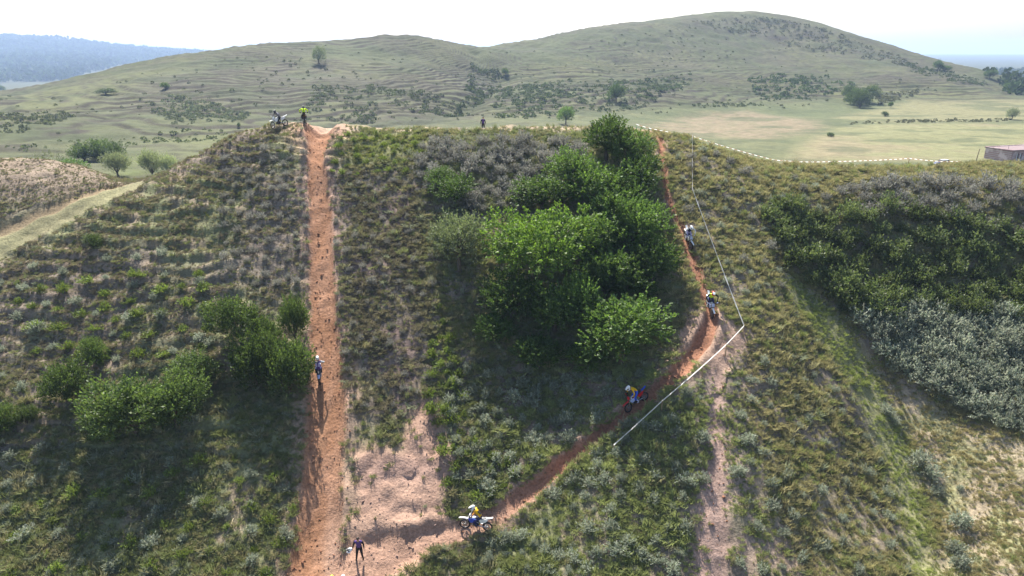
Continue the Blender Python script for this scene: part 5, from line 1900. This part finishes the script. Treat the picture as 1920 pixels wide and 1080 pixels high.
# ------------------------------------------------------------------ parked car behind the crest
def car():
    g = ground_at(1765, 190)
    M = Matrix.Translation(g + Vector((0, 0, .0))) @ Matrix.Rotation(math.pi + .25, 4, 'Z')
    e = empty('car', M, 'small dark blue car with a white roof parked beyond the dashed tape', 'car')
    body = paint('car_blue', (.06, .07, .16), .25); roof = paint('car_white', (.8, .8, .8), .25); glass = mat('car_glass', (.02, .025, .03), .05)
    W = .84
    prof = [(-2.0, .35, .62, .92), (-1.85, .28, .88, .98), (-1.0, .26, .95, 1.0), (.2, .26, .95, 1.0), (.75, .26, .93, 1.0), (1.6, .28, .82, .97), (1.98, .36, .62, .9)]
    mb = MB()
    secs = []
    for x, z0, z1, k in prof:
        w = W * k
        secs.append([Vector((x, -w * .92, z0)), Vector((x, -w, z0 + .15)), Vector((x, -w, z1 - .12)), Vector((x, -w * .9, z1)), Vector((x, w * .9, z1)), Vector((x, w, z1 - .12)), Vector((x, w, z0 + .15)), Vector((x, w * .92, z0))])
    mb.loft(secs); mb.build('body', body, e, True)
    mb = MB()
    mb.loft([[Vector((-1.75, -.74, .9)), Vector((-1.75, .74, .9)), Vector((.85, .74, .92)), Vector((.85, -.74, .92))],
             [Vector((-1.5, -.64, 1.38)), Vector((-1.5, .64, 1.38)), Vector((.15, .64, 1.40)), Vector((.15, -.64, 1.40))]])
    mb.build('windows', glass, e)
    mb = MB()
    mb.box((-.68, 0, 1.43), (1.75, 1.32, .07)); rf = mb.build('roof', roof, e)
    for s in (-1, 1):
        for a, b in (((-1.76, s * .75, .9), (-1.5, s * .65, 1.41)), ((-.55, s * .755, .92), (-.55, s * .655, 1.41)), ((.86, s * .75, .92), (.16, s * .65, 1.41))):
            mb = MB(); mb.tube([a, b], .04, 5); mb.build('pillar', body, rf)
    for x in (-1.25, 1.25):
        for s in (-1, 1):
            mb = MB(); mb.ring((x, s * .74, .31), .23, .085, 18, 7); w = mb.build('wheel', BLACK, e, True)
            mb = MB(); mb.tube([(x, s * .70, .31), (x, s * .78, .31)], .17, 12); mb.build('rim', STEEL, w)
    for s in (-1, 1):
        mb = MB(); mb.ball((1.9, s * .58, .66), (.1, .16, .09), 10, 6); mb.build('headlight', paint('lamp', (.75, .75, .72), .1), e, True)
        mb = MB(); mb.box((-1.96, s * .6, .72), (.08, .2, .16)); mb.build('tail_light', RED and paint(*RED), e)
        mb = MB(); mb.ball((.62, s * .92, 1.0), (.07, .09, .06), 8, 6); mb.build('mirror', body, e, True)
    mb = MB(); mb.box((2.0, 0, .45), (.12, 1.55, .16)); mb.build('bumper', roof, e)
    mb = MB(); mb.box((-2.02, 0, .45), (.12, 1.55, .16)); mb.build('bumper', roof, e)


car()


# ------------------------------------------------------------------ roofless-looking masonry shed
def shed():
    m = bpy.data.materials.new('pink_masonry')
    m.use_nodes = True
    nt = m.node_tree
    b = nt.nodes['Principled BSDF']; b.inputs['Roughness'].default_value = .9
    tc = nt.nodes.new('ShaderNodeTexCoord')
    br = nt.nodes.new('ShaderNodeTexBrick')
    br.inputs['Scale'].default_value = 1.0
    br.inputs['Color1'].default_value = (.42, .25, .24, 1); br.inputs['Color2'].default_value = (.30, .17, .165, 1); br.inputs['Mortar'].default_value = (.40, .33, .31, 1)
    br.inputs['Brick Width'].default_value = .5; br.inputs['Row Height'].default_value = .25; br.inputs['Mortar Size'].default_value = .025
    mp = nt.nodes.new('ShaderNodeMapping'); mp.inputs['Rotation'].default_value = (math.pi / 2, 0, 0)
    nz = nt.nodes.new('ShaderNodeTexNoise'); nz.inputs['Scale'].default_value = .5; nz.inputs['Detail'].default_value = 5
    mx = nt.nodes.new('ShaderNodeMix'); mx.data_type = 'RGBA'
    mr = nt.nodes.new('ShaderNodeMapRange'); mr.inputs[1].default_value = .5; mr.inputs[2].default_value = .62
    nt.links.new(tc.outputs['Object'], mp.inputs[0]); nt.links.new(mp.outputs[0], br.inputs[0])
    nt.links.new(tc.outputs['Object'], nz.inputs[0]); nt.links.new(nz.outputs[0], mr.inputs[0]); nt.links.new(mr.outputs[0], mx.inputs['Factor'])
    nt.links.new(br.outputs[0], mx.inputs[6]); mx.inputs[7].default_value = (.58, .47, .46, 1)
    nt.links.new(mx.outputs[2], b.inputs['Base Color'])
    conc = mat('slab_concrete', (.20, .145, .145), .9, noise=.2, scale=2)
    white = mat('white_shutter', (.75, .74, .72), .7)
    dark = mat('painted_room_shade', (.03, .028, .03), .9)
    g = ground_at(1894, 196)
    M = Matrix.Translation(g) @ Matrix.Rotation(rad(18), 4, 'Z')
    e = empty('masonry_shed', M, 'low pink masonry shed with a flat slab beyond the right-hand crest', 'building')
    Lx, Ly, Hh, t = 15.0, 8.0, 3.0, .3
    # end wall (faces left) and back wall
    def wall(name, c, d):
        mb = MB(); mb.box(c, d, 0, None, .02); mb.build(name, m, e)
    wall('end_wall', (t / 2, Ly / 2, Hh / 2 - .2), (t, Ly, Hh + .4))
    wall('end_wall', (Lx - t / 2, Ly / 2, Hh / 2 - .2), (t, Ly, Hh + .4))
    wall('back_wall', (Lx / 2, Ly - t / 2, Hh / 2 - .2), (Lx - 2 * t - .01, t, Hh + .4))
    # front wall with openings
    ops = [(1.9, 2.7), (3.1, 3.9), (7.5, 8.3), (10.5, 11.3)]
    mb = MB()
    zb, zt = .75, 2.3
    x = t + .005
    for a, c in ops:
        mb.box(((x + a) / 2, t / 2, Hh / 2 - .2), (a - x, t, Hh + .4), 0, None, .02)
        x = c
    mb.box(((x + Lx - t - .005) / 2, t / 2, Hh / 2 - .2), (Lx - t - .005 - x, t, Hh + .4), 0, None, .02)
    for a, c in ops:
        mb.box(((a + c) / 2, t / 2, (zb - .4) / 2), (c - a, t - .006, zb + .4), 0, None, .02)
        mb.box(((a + c) / 2, t / 2, (zt + Hh) / 2), (c - a, t - .006, Hh - zt), 0, None, .02)
    mb.build('front_wall', m, e)
    for a, c in ops:
        mb = MB(); mb.box(((a + c) / 2, t + .03, (zb + zt) / 2), (c - a - .01, .04, zt - zb - .01)); w = mb.build('window', dark, e)  # dark panel fills the opening, the room's shade painted as colour
        mb = MB(); mb.box((a + .2, t / 2 - .02, (zb + zt) / 2), (.36, .05, zt - zb - .02)); mb.build('shutter', white, w)
    mb = MB(); mb.box((Lx / 2, Ly / 2, Hh + .08), (Lx + .5, Ly + .5, .16), 0, None, .1); r = mb.build('roof', conc, e)
    for i, (cx, cy, sx, sy) in enumerate([(Lx / 2, -.1, Lx + .3, .25), (Lx / 2, Ly + .1, Lx + .3, .25), (-.1, Ly / 2, .25, Ly - .1)]):
        mb = MB(); mb.box((cx, cy, Hh + .24), (sx, sy, .16), 0, None, .1); mb.build('parapet', m, r)
    mb = MB(); mb.tube([(1.5, 2.5, Hh + .1), (1.5, 2.5, Hh + 1.3)], .04, 6); mb.build('vent_pipe', DARKM, e)


shed()
mb = MB(); mb.tube([(0, 0, -.4), (.1, 0, 1.9), (.35, 0, 4.0)], [.13, .12, .09], 8); mb.tube([(.0, 0, 3.6), (.65, 0, 3.75)], .03, 5)
o = mb.build('pole', WOOD); o.location = ground_at(1829, 192); tag(o, 'thin leaning wooden pole standing left of the masonry shed', 'pole')


# ------------------------------------------------------------------ dust thrown up on the straight climb
def dust():
    m = bpy.data.materials.new('dust')
    m.use_nodes = True
    nt = m.node_tree
    nt.nodes.clear()
    pv = nt.nodes.new('ShaderNodeVolumePrincipled')
    pv.inputs['Color'].default_value = (.80, .52, .34, 1)
    tc = nt.nodes.new('ShaderNodeTexCoord')
    ln = nt.nodes.new('ShaderNodeVectorMath'); ln.operation = 'LENGTH'
    nt.links.new(tc.outputs['Object'], ln.inputs[0])
    fall = nt.nodes.new('ShaderNodeMapRange'); fall.inputs[1].default_value = .95; fall.inputs[2].default_value = .2; fall.inputs[3].default_value = 0; fall.inputs[4].default_value = 1
    nt.links.new(ln.outputs['Value'], fall.inputs[0])
    nz = nt.nodes.new('ShaderNodeTexNoise'); nz.inputs['Scale'].default_value = 2.2; nz.inputs['Detail'].default_value = 3
    nt.links.new(tc.outputs['Object'], nz.inputs[0])
    r = nt.nodes.new('ShaderNodeMapRange'); r.inputs[1].default_value = .42; r.inputs[2].default_value = .7; r.inputs[3].default_value = 0; r.inputs[4].default_value = .55
    nt.links.new(nz.outputs[0], r.inputs[0])
    mu = nt.nodes.new('ShaderNodeMath'); mu.operation = 'MULTIPLY'
    nt.links.new(fall.outputs[0], mu.inputs[0]); nt.links.new(r.outputs[0], mu.inputs[1])
    nt.links.new(mu.outputs[0], pv.inputs['Density'])
    o = nt.nodes.new('ShaderNodeOutputMaterial'); nt.links.new(pv.outputs[0], o.inputs['Volume'])
    mb = MB(); mb.ball((0, 0, 0), 1.0, 20, 12)
    me = mb.mesh('dust', [m], True)
    for u, v, sx, sy, sz in ((604, 835, .55, 2.2, .6), (600, 760, .4, 1.3, .45)):
        p = hit(u, v)
        ob = link('dust', me)
        ob.matrix_world = Matrix.Translation(p + Vector((0, 0, .45))) @ Matrix.Rotation(math.atan(PS), 4, 'X') @ Matrix.Diagonal((sx, sy, sz, 1))
        ob['kind'] = 'stuff'


dust()
